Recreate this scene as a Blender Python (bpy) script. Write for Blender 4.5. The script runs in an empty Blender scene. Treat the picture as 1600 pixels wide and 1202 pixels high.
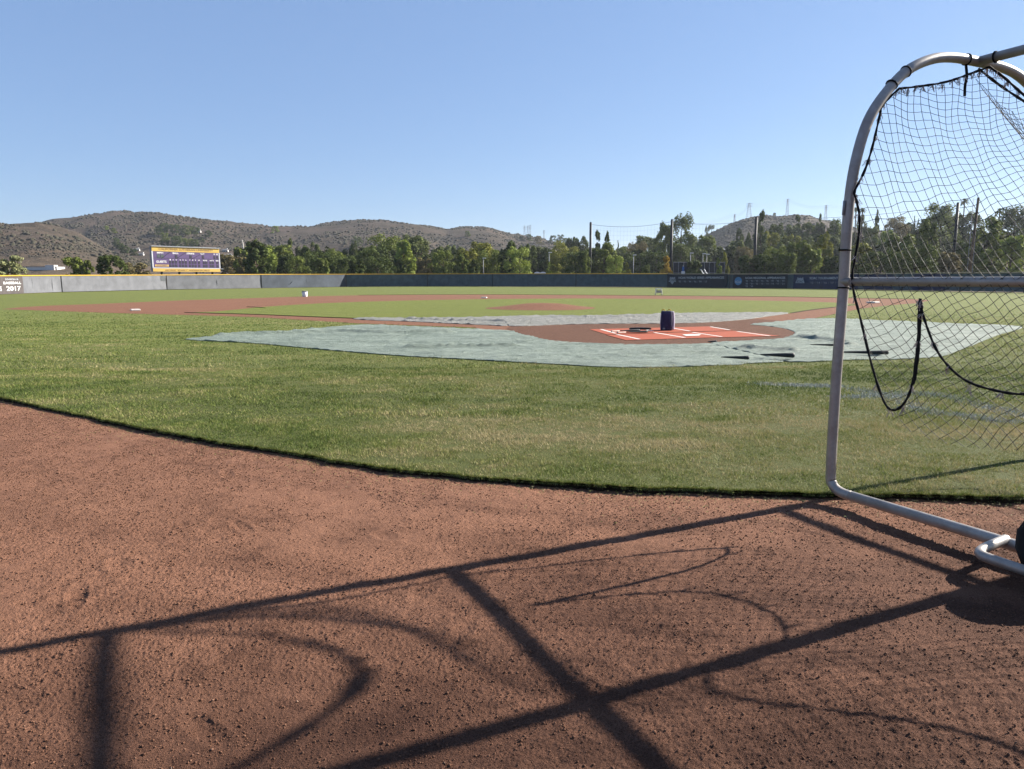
import bpy, math, random
import numpy as np
from mathutils import Vector, Matrix
random.seed(7); rng = np.random.default_rng(7)
SC = bpy.context.scene
COL = SC.collection
# ------------------------------------------------------------------ camera
FPX, CAMH, PITCH, ROLL = 1123.08, 1.4664, 0.1461, -0.0040
fw = np.array([0, math.cos(PITCH), -math.sin(PITCH)]); rt = np.array([1., 0, 0]); up = np.cross(rt, fw)
r2 = math.cos(ROLL)*rt + math.sin(ROLL)*up; u2 = -math.sin(ROLL)*rt + math.cos(ROLL)*up
CAM = np.array([0, 0, CAMH])
cd = bpy.data.cameras.new('camera'); co = bpy.data.objects.new('camera', cd); COL.objects.link(co)
co.matrix_world = Matrix(((r2[0], u2[0], -fw[0], 0), (r2[1], u2[1], -fw[1], 0), (r2[2], u2[2], -fw[2], CAMH), (0, 0, 0, 1)))
cd.sensor_width = 36; cd.lens = FPX/1600*36; cd.clip_start = 0.05; cd.clip_end = 9000
SC.camera = co
# ------------------------------------------------------------------ sky, sun, exposure
SUN_AZ, SUN_EL = math.radians(65.3), math.radians(28.5)      # azimuth clockwise from +Y
wd = bpy.data.worlds.new('World'); SC.world = wd; wd.use_nodes = True
nt = wd.node_tree; nt.nodes.clear()
sky = nt.nodes.new('ShaderNodeTexSky'); sky.sky_type = 'NISHITA'; sky.sun_disc = False
sky.sun_elevation = SUN_EL; sky.sun_rotation = SUN_AZ; sky.altitude = 200; sky.air_density = 1.0; sky.dust_density = 0.3; sky.ozone_density = 3.0
bg = nt.nodes.new('ShaderNodeBackground'); bg.inputs[1].default_value = 0.05
ow = nt.nodes.new('ShaderNodeOutputWorld')
mxs = nt.nodes.new('ShaderNodeMix'); mxs.data_type = 'RGBA'; mxs.inputs[0].default_value = .5; mxs.inputs[7].default_value = (1.8, 2.95, 5.5, 1)
nt.links.new(sky.outputs[0], mxs.inputs[6]); nt.links.new(mxs.outputs[2], bg.inputs[0]); nt.links.new(bg.outputs[0], ow.inputs[0])
ld = bpy.data.lights.new('sun', 'SUN'); ld.energy = 5.0; ld.angle = math.radians(0.53); ld.color = (1, .93, .82)
lo = bpy.data.objects.new('sun', ld); COL.objects.link(lo)
sdir = np.array([math.sin(SUN_AZ)*math.cos(SUN_EL), math.cos(SUN_AZ)*math.cos(SUN_EL), math.sin(SUN_EL)])
lo.rotation_euler = Vector(sdir).to_track_quat('Z', 'Y').to_euler(); lo.location = (30, 14, 20)
SC.view_settings.view_transform = 'Standard'; SC.view_settings.look = 'None'
SC.view_settings.exposure = 1.6; SC.view_settings.gamma = 1
SC.cycles.max_bounces = 6; SC.cycles.transparent_max_bounces = 8

# ------------------------------------------------------------------ helpers
def ray(x, y): return fw + r2*(x-800)/FPX + u2*(601-y)/FPX
def G(x, y, z=0.0):                        # where the line of sight of a survey point meets the level z
    d = ray(x, y); return CAM + d*(z-CAMH)/d[2]
def AT(x, y, D):                           # survey point at depth D
    d = ray(x, y); return CAM + d*D/d[1]
def fld(x, y, z=0.0):                      # diamond coordinates (home plate origin, y to second base)
    a = .1724; dx, dy = x+7.672, y+17.342
    return np.array([dx*math.cos(a)-dy*math.sin(a), dx*math.sin(a)+dy*math.cos(a), z])
def tag(o, label=None, cat=None, group=None, kind=None):
    if label: o['label'] = label
    if cat: o['category'] = cat
    if group: o['group'] = group
    if kind: o['kind'] = kind
    return o
def empty(name, loc, label, cat, group=None, rz=0):
    o = bpy.data.objects.new(name, None); COL.objects.link(o); o.location = loc; o.rotation_euler = (0, 0, rz)
    o.empty_display_size = .1
    return tag(o, label, cat, group)
def mesh_np(name, V, F, mat=None, smooth=False, parent=None):
    """V (n,3); F list of arrays, each (m,k)"""
    me = bpy.data.meshes.new(name); V = np.asarray(V, dtype=np.float32)
    if isinstance(F, np.ndarray): F = [F]
    me.vertices.add(len(V)); me.vertices.foreach_set('co', V.ravel())
    tot = sum(f.size for f in F); npoly = sum(len(f) for f in F)
    me.loops.add(tot); me.loops.foreach_set('vertex_index', np.concatenate([f.ravel() for f in F]).astype(np.int32))
    me.polygons.add(npoly)
    ls = []; s = 0
    for f in F:
        k = f.shape[1]; ls.append(s+np.arange(len(f))*k); s += f.size
    me.polygons.foreach_set('loop_start', np.concatenate(ls).astype(np.int32))
    me.update(calc_edges=True); me.validate()
    if smooth: me.polygons.foreach_set('use_smooth', np.ones(len(me.polygons), bool))
    if mat: me.materials.append(mat)
    o = bpy.data.objects.new(name, me); COL.objects.link(o)
    if parent is not None: o.parent = parent
    return o
class MB:
    def __init__(s): s.v = []; s.f = []; s.m = []
    def add(s, V, F, mi=0):
        b = len(s.v); s.v += [tuple(map(float, p)) for p in V]
        for f in F: s.f.append([i+b for i in f]); s.m.append(mi)
    def box(s, c, h, mi=0, rz=0, bev=0):
        c = np.array(c, float); h = np.array(h, float); cs, sn = math.cos(rz), math.sin(rz)
        def R(p): return (c[0]+p[0]*cs-p[1]*sn, c[1]+p[0]*sn+p[1]*cs, c[2]+p[2])
        if not bev:
            P = [R((sx*h[0], sy*h[1], sz*h[2])) for sz in (-1, 1) for sy in (-1, 1) for sx in (-1, 1)]
            s.add(P, [(0, 2, 3, 1), (4, 5, 7, 6), (0, 1, 5, 4), (2, 6, 7, 3), (0, 4, 6, 2), (1, 3, 7, 5)], mi)
        else:
            b = bev; rings = []
            for z, k in ((-h[2], b), (-h[2]+b, 0), (h[2]-b, 0), (h[2], b)):
                X, Y = h[0]-k, h[1]-k; e = b*.7
                rings.append([R(p) for p in ((-X+e, -Y, z), (X-e, -Y, z), (X, -Y+e, z), (X, Y-e, z), (X-e, Y, z), (-X+e, Y, z), (-X, Y-e, z), (-X, -Y+e, z))])
            P = sum(rings, []); F = [tuple(range(7, -1, -1)), tuple(range(24, 32))]
            for k in range(3):
                for i in range(8):
                    j = (i+1) % 8; F.append((k*8+i, k*8+j, k*8+8+j, k*8+8+i))
            s.add(P, F, mi)
    def tube(s, pts, r, n=10, mi=0, cap=True, closed=False):
        pts = [np.array(p, float) for p in pts]; m = len(pts)
        rr = r if hasattr(r, '__len__') else [r]*m
        T = []
        for i in range(m):
            a = pts[(i-1) % m] if (closed or i > 0) else pts[i]; b = pts[(i+1) % m] if (closed or i < m-1) else pts[i]
            t = b-a; T.append(t/(np.linalg.norm(t)+1e-12))
        ref = np.array([0, 0, 1.]) if abs(T[0][2]) < .9 else np.array([1., 0, 0])
        N = np.cross(T[0], ref); N /= np.linalg.norm(N); P = []
        for i in range(m):
            N = N - T[i]*(N@T[i]); N /= (np.linalg.norm(N)+1e-12); B = np.cross(T[i], N)
            for k in range(n):
                a = 2*math.pi*k/n; P.append(pts[i]+rr[i]*(math.cos(a)*N+math.sin(a)*B))
        F = []
        for i in range(m if closed else m-1):
            i2 = (i+1) % m
            for k in range(n):
                k2 = (k+1) % n; F.append((i*n+k, i*n+k2, i2*n+k2, i2*n+k))
        if cap and not closed: F += [tuple(range(n-1, -1, -1)), tuple((m-1)*n+k for k in range(n))]
        s.add(P, F, mi)
    def lathe(s, prof, c=(0, 0, 0), n=16, mi=0):
        P = []; F = []
        for r, z in prof:
            for k in range(n):
                a = 2*math.pi*k/n; P.append((c[0]+r*math.cos(a), c[1]+r*math.sin(a), c[2]+z))
        for i in range(len(prof)-1):
            for k in range(n):
                k2 = (k+1) % n; F.append((i*n+k, i*n+k2, (i+1)*n+k2, (i+1)*n+k))
        F += [tuple(range(n-1, -1, -1)), tuple((len(prof)-1)*n+k for k in range(n))]
        s.add(P, F, mi)
    def build(s, name, mats, parent=None, smooth=False, loc=None):
        me = bpy.data.meshes.new(name); me.from_pydata(s.v, [], s.f)
        if not isinstance(mats, (list, tuple)): mats = [mats]
        for m in mats: me.materials.append(m)
        if len(mats) > 1: me.polygons.foreach_set('material_index', s.m)
        if smooth:
            me.polygons.foreach_set('use_smooth', [True]*len(me.polygons))
        me.update(); o = bpy.data.objects.new(name, me); COL.objects.link(o)
        if parent is not None: o.parent = parent
        if loc is not None: o.location = loc
        return o
def smooth_path(pts, n=8, closed=False):
    P = [np.array(p, float) for p in pts]; out = []; m = len(P)
    rngs = range(m) if closed else range(m-1)
    for i in rngs:
        if closed: p0, p1, p2, p3 = P[(i-1) % m], P[i], P[(i+1) % m], P[(i+2) % m]
        else: p0, p1, p2, p3 = P[max(i-1, 0)], P[i], P[i+1], P[min(i+2, m-1)]
        for k in range(n):
            t = k/n; out.append(.5*((2*p1)+(-p0+p2)*t+(2*p0-5*p1+4*p2-p3)*t*t+(-p0+3*p1-3*p2+p3)*t**3))
    if not closed: out.append(P[-1])
    return out
def inpoly(X, Y, poly):
    c = np.zeros(X.shape, bool); n = len(poly); j = n-1
    for i in range(n):
        xi, yi = poly[i][0], poly[i][1]; xj, yj = poly[j][0], poly[j][1]
        m = ((yi > Y) != (yj > Y)) & (X < (xj-xi)*(Y-yi)/((yj-yi) or 1e-9)+xi); c ^= m; j = i
    return c
def vnoise(X, Y, sc, seed=0):
    x = X/sc+seed*17.31; y = Y/sc+seed*5.77
    xi = np.floor(x).astype(np.int64); yi = np.floor(y).astype(np.int64); fx = x-xi; fy = y-yi
    fx = fx*fx*(3-2*fx); fy = fy*fy*(3-2*fy)
    def h(a, b):
        n = (a*374761393+b*668265263+seed*974711) & 0xffffffff
        n = ((n ^ (n >> 13))*1274126177) & 0xffffffff
        return ((n ^ (n >> 16)) & 0xffff)/32767.5-1
    return (h(xi, yi)*(1-fx)+h(xi+1, yi)*fx)*(1-fy)+(h(xi, yi+1)*(1-fx)+h(xi+1, yi+1)*fx)*fy

# ------------------------------------------------------------------ materials
class NT:
    def __init__(s, name):
        s.m = bpy.data.materials.new(name); s.m.use_nodes = True; s.t = s.m.node_tree
        s.b = s.t.nodes['Principled BSDF']; s.out = s.t.nodes['Material Output']
    def n(s, ty, **k):
        nd = s.t.nodes.new(ty)
        for a, b in k.items(): setattr(nd, a, b)
        return nd
    def l(s, a, b): s.t.links.new(a, b)
    def noise(s, scale, detail=4, rough=.6, coord='Object', vec=(1, 1, 1), dist=0):
        tc = s.n('ShaderNodeTexCoord'); mp = s.n('ShaderNodeMapping'); mp.inputs['Scale'].default_value = vec
        nz = s.n('ShaderNodeTexNoise'); nz.inputs['Scale'].default_value = scale; nz.inputs['Detail'].default_value = detail
        nz.inputs['Roughness'].default_value = rough; nz.inputs['Distortion'].default_value = dist
        s.l(tc.outputs[coord], mp.inputs[0]); s.l(mp.outputs[0], nz.inputs[0]); return nz.outputs[0]
    def ramp(s, fac, stops):
        r = s.n('ShaderNodeValToRGB'); cr = r.color_ramp
        while len(cr.elements) < len(stops): cr.elements.new(.5)
        for e, (p, c) in zip(cr.elements, stops): e.position = p; e.color = (*c, 1) if len(c) == 3 else c
        s.l(fac, r.inputs[0]); return r.outputs[0]
    def mix(s, fac, a, b, mode='MIX'):
        m = s.n('ShaderNodeMix', data_type='RGBA', blend_type=mode)
        if hasattr(fac, 'links'): s.l(fac, m.inputs[0])
        else: m.inputs[0].default_value = fac
        for v, i in ((a, 6), (b, 7)):
            if hasattr(v, 'links'): s.l(v, m.inputs[i])
            else: m.inputs[i].default_value = (*v, 1)
        return m.outputs[2]
    def bump(s, h, st, dist):
        b = s.n('ShaderNodeBump'); b.inputs['Strength'].default_value = st; b.inputs['Distance'].default_value = dist
        s.l(h, b.inputs['Height'])
        s.l(b.outputs[0], s.b.inputs['Normal']); return b
    def base(s, c, rough=.8, spec=.3):
        if hasattr(c, 'links'): s.l(c, s.b.inputs['Base Color'])
        else: s.b.inputs['Base Color'].default_value = (*c, 1)
        s.b.inputs['Roughness'].default_value = rough; s.b.inputs['Specular IOR Level'].default_value = spec
        return s.m
def simple(name, c, rough=.7, spec=.3, var=.25, scale=6, metal=0, bump=0, bd=.01):
    m = NT(name); nz = m.noise(scale, 5)
    lo_ = tuple(x*(1-var) for x in c); hi = tuple(min(1, x*(1+var)) for x in c)
    m.base(m.ramp(nz, [(.3, lo_), (.7, hi)]), rough, spec); m.b.inputs['Metallic'].default_value = metal
    if bump: m.bump(nz, bump, bd)
    return m.m
def dirt_mat(name, a, b, c, near=False):
    m = NT(name)
    n1 = m.noise(.35, 5, .6); n2 = m.noise(9, 6, .7); n3 = m.noise(230, 3, .75); n4 = m.noise(1.3, 4, .6, vec=(1, 2.2, 1))
    base = m.ramp(n1, [(.3, a), (.55, b), (.75, c)])
    base = m.mix(m.ramp(n4, [(.42, (0, 0, 0)), (.68, (.75, .75, .75))]), base, c)
    base = m.mix(.55, base, m.ramp(n2, [(.3, tuple(x*.62 for x in a)), (.7, tuple(x*1.25 for x in c))]))
    base = m.mix(.62 if near else .2, base, m.ramp(n3, [(.38, tuple(x*.25 for x in a)), (.48, b), (.68, tuple(min(1, x*1.6) for x in c))]))
    if near:                       # grain shade painted in towards the lower right, packed paler clay at the left
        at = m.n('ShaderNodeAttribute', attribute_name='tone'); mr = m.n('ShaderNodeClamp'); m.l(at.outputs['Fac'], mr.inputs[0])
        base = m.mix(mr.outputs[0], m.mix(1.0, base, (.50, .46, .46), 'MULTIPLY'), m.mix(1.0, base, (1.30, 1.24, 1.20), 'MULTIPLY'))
    m.base(base, .95, .12)
    ad = m.n('ShaderNodeMath', operation='ADD'); m.l(n2, ad.inputs[0])
    mu = m.n('ShaderNodeMath', operation='MULTIPLY'); m.l(n3, mu.inputs[0]); mu.inputs[1].default_value = .8
    m.l(mu.outputs[0], ad.inputs[1]); m.bump(ad.outputs[0], .9, .015)
    return m.m
def grass_mat(name, dk, md, lt, straw, fine=60, thatch=True):
    m = NT(name)
    n1 = m.noise(.18, 5, .65, vec=(1, 1.6, 1)); n2 = m.noise(2.2, 6, .7); n3 = m.noise(fine, 3, .7); n4 = m.noise(.7, 5, .7, vec=(.6, 1.5, 1))
    base = m.ramp(n1, [(.3, dk), (.5, md), (.72, lt)])
    base = m.mix(m.ramp(n4, [(.5, (0, 0, 0)), (.72, (.8, .8, .8))]), base, straw)
    base = m.mix(.6, base, m.ramp(n2, [(.3, tuple(x*.6 for x in dk)), (.7, tuple(x*1.25 for x in lt))]))
    base = m.mix(.45, base, m.ramp(n3, [(.3, tuple(x*.35 for x in dk)), (.7, tuple(x*1.5 for x in lt))]))
    if thatch:
        ge = m.n('ShaderNodeNewGeometry'); sp = m.n('ShaderNodeSeparateXYZ'); m.l(ge.outputs['Position'], sp.inputs[0]); mr = m.n('ShaderNodeMapRange'); mr.inputs[1].default_value = 9; mr.inputs[2].default_value = 18
        m.l(sp.outputs[1], mr.inputs[0]); base = m.mix(mr.outputs[0], m.mix(.75, base, (.088, .098, .030)), base)
    m.base(base, .9, .15); m.bump(n3, .9, .03); return m.m
D_A, D_B, D_C = (.160, .081, .052), (.206, .106, .069), (.284, .152, .100)
M = {}
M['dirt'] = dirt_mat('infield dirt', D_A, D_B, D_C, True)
M['dirt_far'] = dirt_mat('field dirt', (.195, .092, .056), (.24, .115, .069), (.29, .142, .087))
M['dirt_dark'] = dirt_mat('watered dirt', (.12, .06, .038), (.15, .075, .048), (.19, .095, .06))
M['grass'] = grass_mat('turf grass', (.105, .148, .030), (.158, .195, .043), (.21, .23, .060), (.30, .26, .105))
M['grass_in'] = grass_mat('infield grass', (.125, .158, .026), (.170, .200, .038), (.21, .235, .052), (.27, .24, .11), thatch=False)
M['soil'] = simple('turf edge soil', (.035, .026, .016), .95, .1, .5, 40, bump=.8, bd=.02)
def metal_mat():
    m = NT('weathered aluminium pipe'); n = m.noise(14, 6, .7); n2 = m.noise(3, 3)
    m.base(m.mix(.5, m.ramp(n, [(.3, (.30, .25, .215)), (.6, (.52, .48, .44)), (.8, (.62, .59, .56))]), m.ramp(n2, [(.35, (.36, .31, .27)), (.65, (.54, .51, .48))])), .48, .5)
    m.b.inputs['Metallic'].default_value = .45; m.bump(n, .15, .003); return m.m
M['pipe'] = metal_mat()
M['black'] = simple('black rope', (.012, .012, .014), .85, .2, .4, 90, bump=.4, bd=.002)
M['twine'] = simple('net twine', (.03, .028, .03), .75, .3, .3, 30)
M['tuft'] = simple('pale lashing twine', (.55, .46, .42), .8, .2, .3, 50)
M['rubber'] = simple('tyre rubber', (.014, .014, .015), .8, .3, .3, 20, bump=.4, bd=.004)
M['hub'] = simple('wheel hub', (.03, .03, .03), .5, .5, .3, 12, metal=.5)
M['white'] = simple('white rubber', (.74, .70, .64), .7, .3, .12, 9)
M['whitep'] = simple('white plastic', (.8, .8, .8), .5, .4, .06, 9)
def tarp_mat(name, a, b):
    m = NT(name); n = m.noise(.7, 6, .65, vec=(1, 2.2, 1)); n2 = m.noise(9, 5, .7, vec=(.5, 1.5, 1))
    m.base(m.mix(.4, m.ramp(n, [(.3, a), (.7, b)]), m.ramp(n2, [(.3, tuple(x*.7 for x in a)), (.7, b)])), .6, .3)
    n5 = m.noise(26, 5, .75, vec=(.45, 1.5, 1), dist=.6); ad = m.n('ShaderNodeMath', operation='ADD'); m.l(n2, ad.inputs[0]); m.l(n5, ad.inputs[1]); m.bump(ad.outputs[0], 1.0, .07); return m.m
M['tarp'] = tarp_mat('green grey tarp', (.13, .185, .145), (.47, .55, .455))
M['tarp2'] = tarp_mat('silver tarp', (.22, .235, .205), (.50, .48, .43))
M['mat'] = simple('orange clay coloured turf mat', (.42, .105, .055), .9, .15, .14, 12, bump=.3, bd=.005)
M['seam'] = simple('dark seam', (.02, .025, .03), .7, .3)
M['sandbag'] = simple('black sandbag', (.012, .018, .018), .6, .4, .3, 20, bump=.5, bd=.02)
M['screen'] = simple('sunlit tone windscreen fabric', (.175, .18, .20), .85, .25, .2, .9, bump=.3, bd=.03)  # one fabric in three tones: sun and shade painted into the colour
M['screen_m'] = simple('half shaded tone windscreen fabric', (.075, .09, .115), .85, .25, .3, .5, bump=.3, bd=.03)
M['screen_d'] = simple('shaded tone windscreen fabric', (.10, .135, .155), .85, .2, .22, 1.2, bump=.3, bd=.03)
M['fpost'] = simple('fence post paint', (.02, .025, .028), .6, .3)
M['yellow'] = simple('yellow cap', (.62, .37, .03), .6, .3, .12, 3)
M['ban_dark'] = simple('near black banner', (.014, .018, .035), .6, .3, .3, 2)
M['ban_navy'] = simple('navy banner', (.018, .028, .085), .6, .3, .3, 2)
M['ban_brown'] = simple('faded dark grey banner', (.095, .08, .08), .7, .3, .2, 2)
M['lett'] = simple('banner lettering', (.5, .52, .56), .6, .3, .1, 3)
M['lettw'] = simple('white lettering', (.8, .8, .8), .6, .3, .05, 3)
M['ban_blue'] = simple('light blue disc', (.10, .28, .52), .6, .3, .1, 3)
M['sb_pur'] = simple('purple scoreboard panel', (.075, .038, .15), .55, .4, .12, 2)
M['sb_gold'] = simple('gold scoreboard panel', (.62, .40, .07), .55, .4, .08, 2)
M['sb_dark'] = simple('dark digit window', (.015, .012, .03), .4, .5)
M['sb_grn'] = simple('grey green window', (.06, .08, .08), .4, .5)
M['sb_let'] = simple('brown lettering', (.22, .13, .05), .6, .3)
M['pole_d'] = simple('dark painted pole', (.018, .02, .026), .6, .3)
M['pole_t'] = simple('tan wooden pole', (.17, .13, .085), .85, .2)
M['pole_w'] = simple('pale pole', (.5, .47, .42), .7, .3)
M['steel'] = simple('grey steel', (.30, .32, .35), .6, .4)
M['netf'] = simple('far netting', (.10, .11, .12), .8, .2)
M['bark'] = simple('bark', (.09, .065, .045), .9, .15, .35, 8, bump=.6, bd=.03)
M['bag'] = simple('dark purple bag fabric', (.032, .030, .085), .75, .3, .3, 12, bump=.4, bd=.02)
M['bagl'] = simple('lavender bag side', (.46, .42, .52), .75, .3, .15, 10)
M['wall'] = simple('stucco wall', (.42, .36, .31), .85, .2, .1, 2)
M['wallw'] = simple('white wall', (.66, .64, .62), .8, .2, .1, 2)
M['roof'] = simple('red brown roof tiles', (.20, .10, .07), .85, .2, .25, 3)
M['roofg'] = simple('grey roof', (.22, .22, .23), .85, .2, .2, 3)
M['glass'] = simple('dark window', (.03, .035, .045), .2, .6)
M['porta'] = simple('grey plastic cabin', (.10, .10, .12), .6, .3, .1, 3)
M['court'] = simple('dark court fence', (.05, .053, .065), .85, .2, .3, 2)
M['blue'] = simple('blue sign', (.05, .16, .45), .6, .3)
def leaf_mat(name, c, var=.6):
    c = tuple(x*k for x, k in zip(c, (1.62, 1.62, 1.05))); m = NT(name); n = m.noise(.45, 4, .6); n2 = m.noise(3.5, 2, .5)
    cc = m.mix(.5, m.ramp(n, [(.32, tuple(x*(1-var) for x in c)), (.68, tuple(x*(1+var) for x in c))]), m.ramp(n2, [(.3, tuple(x*(1-var) for x in c)), (.7, tuple(x*(1+var) for x in c))]))
    m.base(cc, .75, .15)
    tr = m.n('ShaderNodeBsdfTranslucent'); m.l(cc, tr.inputs[0]); mx = m.n('ShaderNodeMixShader'); mx.inputs[0].default_value = .22
    m.l(m.b.outputs[0], mx.inputs[1]); m.l(tr.outputs[0], mx.inputs[2]); m.l(mx.outputs[0], m.out.inputs[0]); return m.m
LEAF = dict(wood=leaf_mat('distant wood foliage', (.045, .056, .026)), dark=leaf_mat('dark foliage', (.060, .080, .028)), mid=leaf_mat('mid green foliage', (.115, .140, .042)),
            bright=leaf_mat('bright green foliage', (.185, .225, .065)), grey=leaf_mat('grey green foliage', (.092, .112, .050)),
            gold=leaf_mat('golden foliage', (.40, .27, .07)), yel=leaf_mat('yellow green foliage', (.165, .17, .045)),
            brown=leaf_mat('brown dry scrub', (.15, .125, .08)), pale=leaf_mat('pale flowering foliage', (.20, .21, .15)))

# ------------------------------------------------------------------ ground, far terrain
GZ = -0.034                                                  # level of the near dirt below the cut turf
def ground():
    m = MB(); m.add([(-6000, -6000, -.6), (6000, -6000, -.6), (6000, 6000, -.6), (-6000, 6000, -.6)], [(0, 1, 2, 3)])
    o = m.build('ground', simple('dry ground', (.17, .12, .08), .95, .1, .3, .02)); tag(o, kind='structure')
ground()
def curve_fn(pts):
    xs = [p[0] for p in pts]; ys = [p[1] for p in pts]; return lambda x: np.interp(x, xs, ys)
HY = lambda px: 439.0-.004*px                                 # horizon row
ridgeB = curve_fn([(-700, 345), (-300, 350), (0, 360), (60, 355), (100, 347), (160, 340), (200, 336), (250, 334), (300, 340), (350, 347), (400, 354), (430, 357), (460, 358), (500, 356), (540, 351), (580, 348.5), (610, 347.5), (640, 349), (670, 354), (700, 358), (730, 355.5), (765, 357), (780, 361), (800, 366), (850, 374), (900, 381), (960, 392), (1050, 405), (1200, 415), (2400, 430)])
ridgeA = curve_fn([(-700, 330), (-200, 340), (0, 346), (20, 347), (40, 348.5), (75, 352), (100, 358), (140, 370), (165, 381), (190, 393), (230, 404), (300, 418), (420, 436), (2400, 436)])
ridgeC = curve_fn([(-700, 436), (950, 436), (1040, 400), (1070, 384), (1090, 372), (1100, 366), (1130, 352), (1160, 341), (1185, 337), (1215, 336), (1235, 332), (1250, 333), (1280, 340), (1300, 347), (1330, 356), (1400, 364), (1500, 366), (2400, 372)])
ridgeD = curve_fn([(-700, 436), (780, 436), (800, 425), (850, 402), (900, 395), (960, 397), (1040, 398), (1090, 392), (1130, 388), (1200, 384), (1260, 376), (1320, 366), (1400, 360), (1500, 356), (1600, 352), (2400, 345)])
def sstep(a, b, x):
    t = np.clip((x-a)/(b-a), 0, 1); return t*t*(3-2*t)
def terr(px, Y):
    px = np.asarray(px, float); Y = np.asarray(Y, float); hz = HY(px)
    def el(r, D): return np.maximum(hz-r, 0)/FPX*D
    X = (px-800)/FPX*Y
    zB = el(ridgeB(px), 950)*sstep(330, 950, Y)*(1-.8*sstep(950, 1700, Y))
    zA = el(ridgeA(px), 520)*sstep(200, 520, Y)*(1-.95*sstep(520, 800, Y))
    zC = el(ridgeC(px), 800)*sstep(420, 800, Y)*(1-.8*sstep(800, 1400, Y))
    zD = el(ridgeD(px), 400)*sstep(175, 400, Y)*(1-.7*sstep(400, 620, Y))
    z = np.maximum.reduce([zB, zA, zC, zD])
    n = vnoise(X, Y, 90, 1)*5+vnoise(X, Y, 34, 2)*2.6+vnoise(X, Y, 13, 3)*1.0
    gl = (1-np.abs(vnoise(X*1.0+.3*Y, Y*.45, 55, 71)))**4*5+(1-np.abs(vnoise(X-.2*Y, Y*.5, 23, 72)))**4*2.2
    return z+(n-gl-3.5)*np.clip(z/25, 0, 1)*.65
def terr_at(px, D): return float(terr(px, D))-.12
def terrain():
    pxs = np.arange(-700, 2400, 5.); Ys = np.concatenate([np.geomspace(128, 1000, 190), np.geomspace(1010, 2600, 40)])
    PX, YY = np.meshgrid(pxs, Ys); Z = terr(PX, YY)-.12
    # ground south of the hills starts beyond the fence
    X = (PX-800)/FPX*YY
    V = np.stack([X, YY, Z], -1).reshape(-1, 3); n, k = PX.shape
    I = np.arange(n*k).reshape(n, k); F = np.stack([I[:-1, :-1], I[:-1, 1:], I[1:, 1:], I[1:, :-1]], -1).reshape(-1, 4)
    m = NT('chaparral hillside')
    n1 = m.noise(.012, 6, .65); n2 = m.noise(.09, 7, .75); n3 = m.noise(.5, 4, .7)
    c = m.ramp(n1, [(.38, (.056, .056, .034)), (.52, (.10, .078, .058)), (.60, (.155, .105, .082)), (.76, (.27, .18, .12))])
    c = m.mix(.6, c, m.ramp(n2, [(.34, (.04, .042, .03)), (.5, (.105, .078, .060)), (.7, (.21, .145, .105))]))
    c = m.mix(.35, c, m.ramp(n3, [(.35, (.022, .025, .018)), (.65, (.12, .09, .07))]))
    # pale dry grass low down
    ge = m.n('ShaderNodeNewGeometry'); sp = m.n('ShaderNodeSeparateXYZ'); m.l(ge.outputs['Position'], sp.inputs[0])
    mr = m.n('ShaderNodeMapRange'); mr.inputs[1].default_value = 2; mr.inputs[2].default_value = 21; mr.inputs[3].default_value = 1.0; mr.inputs[4].default_value = 0
    m.l(sp.outputs[2], mr.inputs[0])
    c = m.mix(mr.outputs[0], c, m.ramp(n2, [(.35, (.10, .078, .055)), (.65, (.19, .14, .095))]))
    m.base(c, .95, .08)
    m.bump(n2, 1.0, 2.5)
    o = mesh_np('hills', V, F, m.m, True); tag(o, kind='structure')
terrain()
def shrubs():
    """low chaparral shrubs speckling the slopes: one mass nobody could count"""
    base = np.array([(math.cos(a)*math.sin(b), math.sin(a)*math.sin(b), math.cos(b)) for b in (.5, 1.2, 1.75) for a in np.arange(0, 6.28, 6.2832/6)]+[(0, 0, 1.)])
    fc = []
    for r in range(2):
        for k in range(6): fc.append((r*6+k, (r+1)*6+k, (r+1)*6+(k+1) % 6)); fc.append((r*6+k, (r+1)*6+(k+1) % 6, r*6+(k+1) % 6))
    for k in range(6): fc.append((18, k, (k+1) % 6))
    fc = np.array(fc); Vs = []; Fs = []; cnt = 0
    for n, pr, dr, sc in ((17000, (-150, 1000), (360, 955), .95), (6000, (-150, 300), (230, 525), .42), (8000, (1040, 1500), (430, 805), .8), (3000, (800, 1700), (190, 400), .7)):
        px = rng.uniform(*pr, n); D = np.sqrt(rng.uniform(dr[0]**2, dr[1]**2, n)); z = terr(px, D)-.12; X = (px-800)/FPX*D
        dens = vnoise(X, D, 60, 9)+.6*vnoise(X, D, 20, 11); keep = (z > (12 if dr[0] == 230 else 5)) & (dens > -.45)
        s = sc*rng.uniform(.5, 1.5, n)
        for i in np.nonzero(keep)[0]:
            v = base*(1+rng.uniform(-.35, .35, (19, 1)))*np.array([s[i]*rng.uniform(.9, 1.6), s[i]*rng.uniform(.8, 1.4), s[i]*rng.uniform(.6, 1.05)])
            Vs.append(v+np.array([X[i], D[i], z[i]])); Fs.append(fc+cnt*19); cnt += 1
    m = NT('chaparral shrub foliage'); nz = m.noise(.11, 3); n2 = m.noise(1.3, 3)
    m.base(m.mix(.5, m.ramp(nz, [(.3, (.064, .068, .042)), (.5, (.098, .086, .062)), (.7, (.14, .104, .08))]), m.ramp(n2, [(.3, (.026, .03, .02)), (.7, (.10, .088, .065))])), .9, .1)
    o = mesh_np('shrubs', np.concatenate(Vs), np.concatenate(Fs), m.m, False)
    tag(o, 'low dry chaparral shrubs speckling the distant hill slopes', 'shrubs', kind='stuff')
shrubs()

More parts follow.
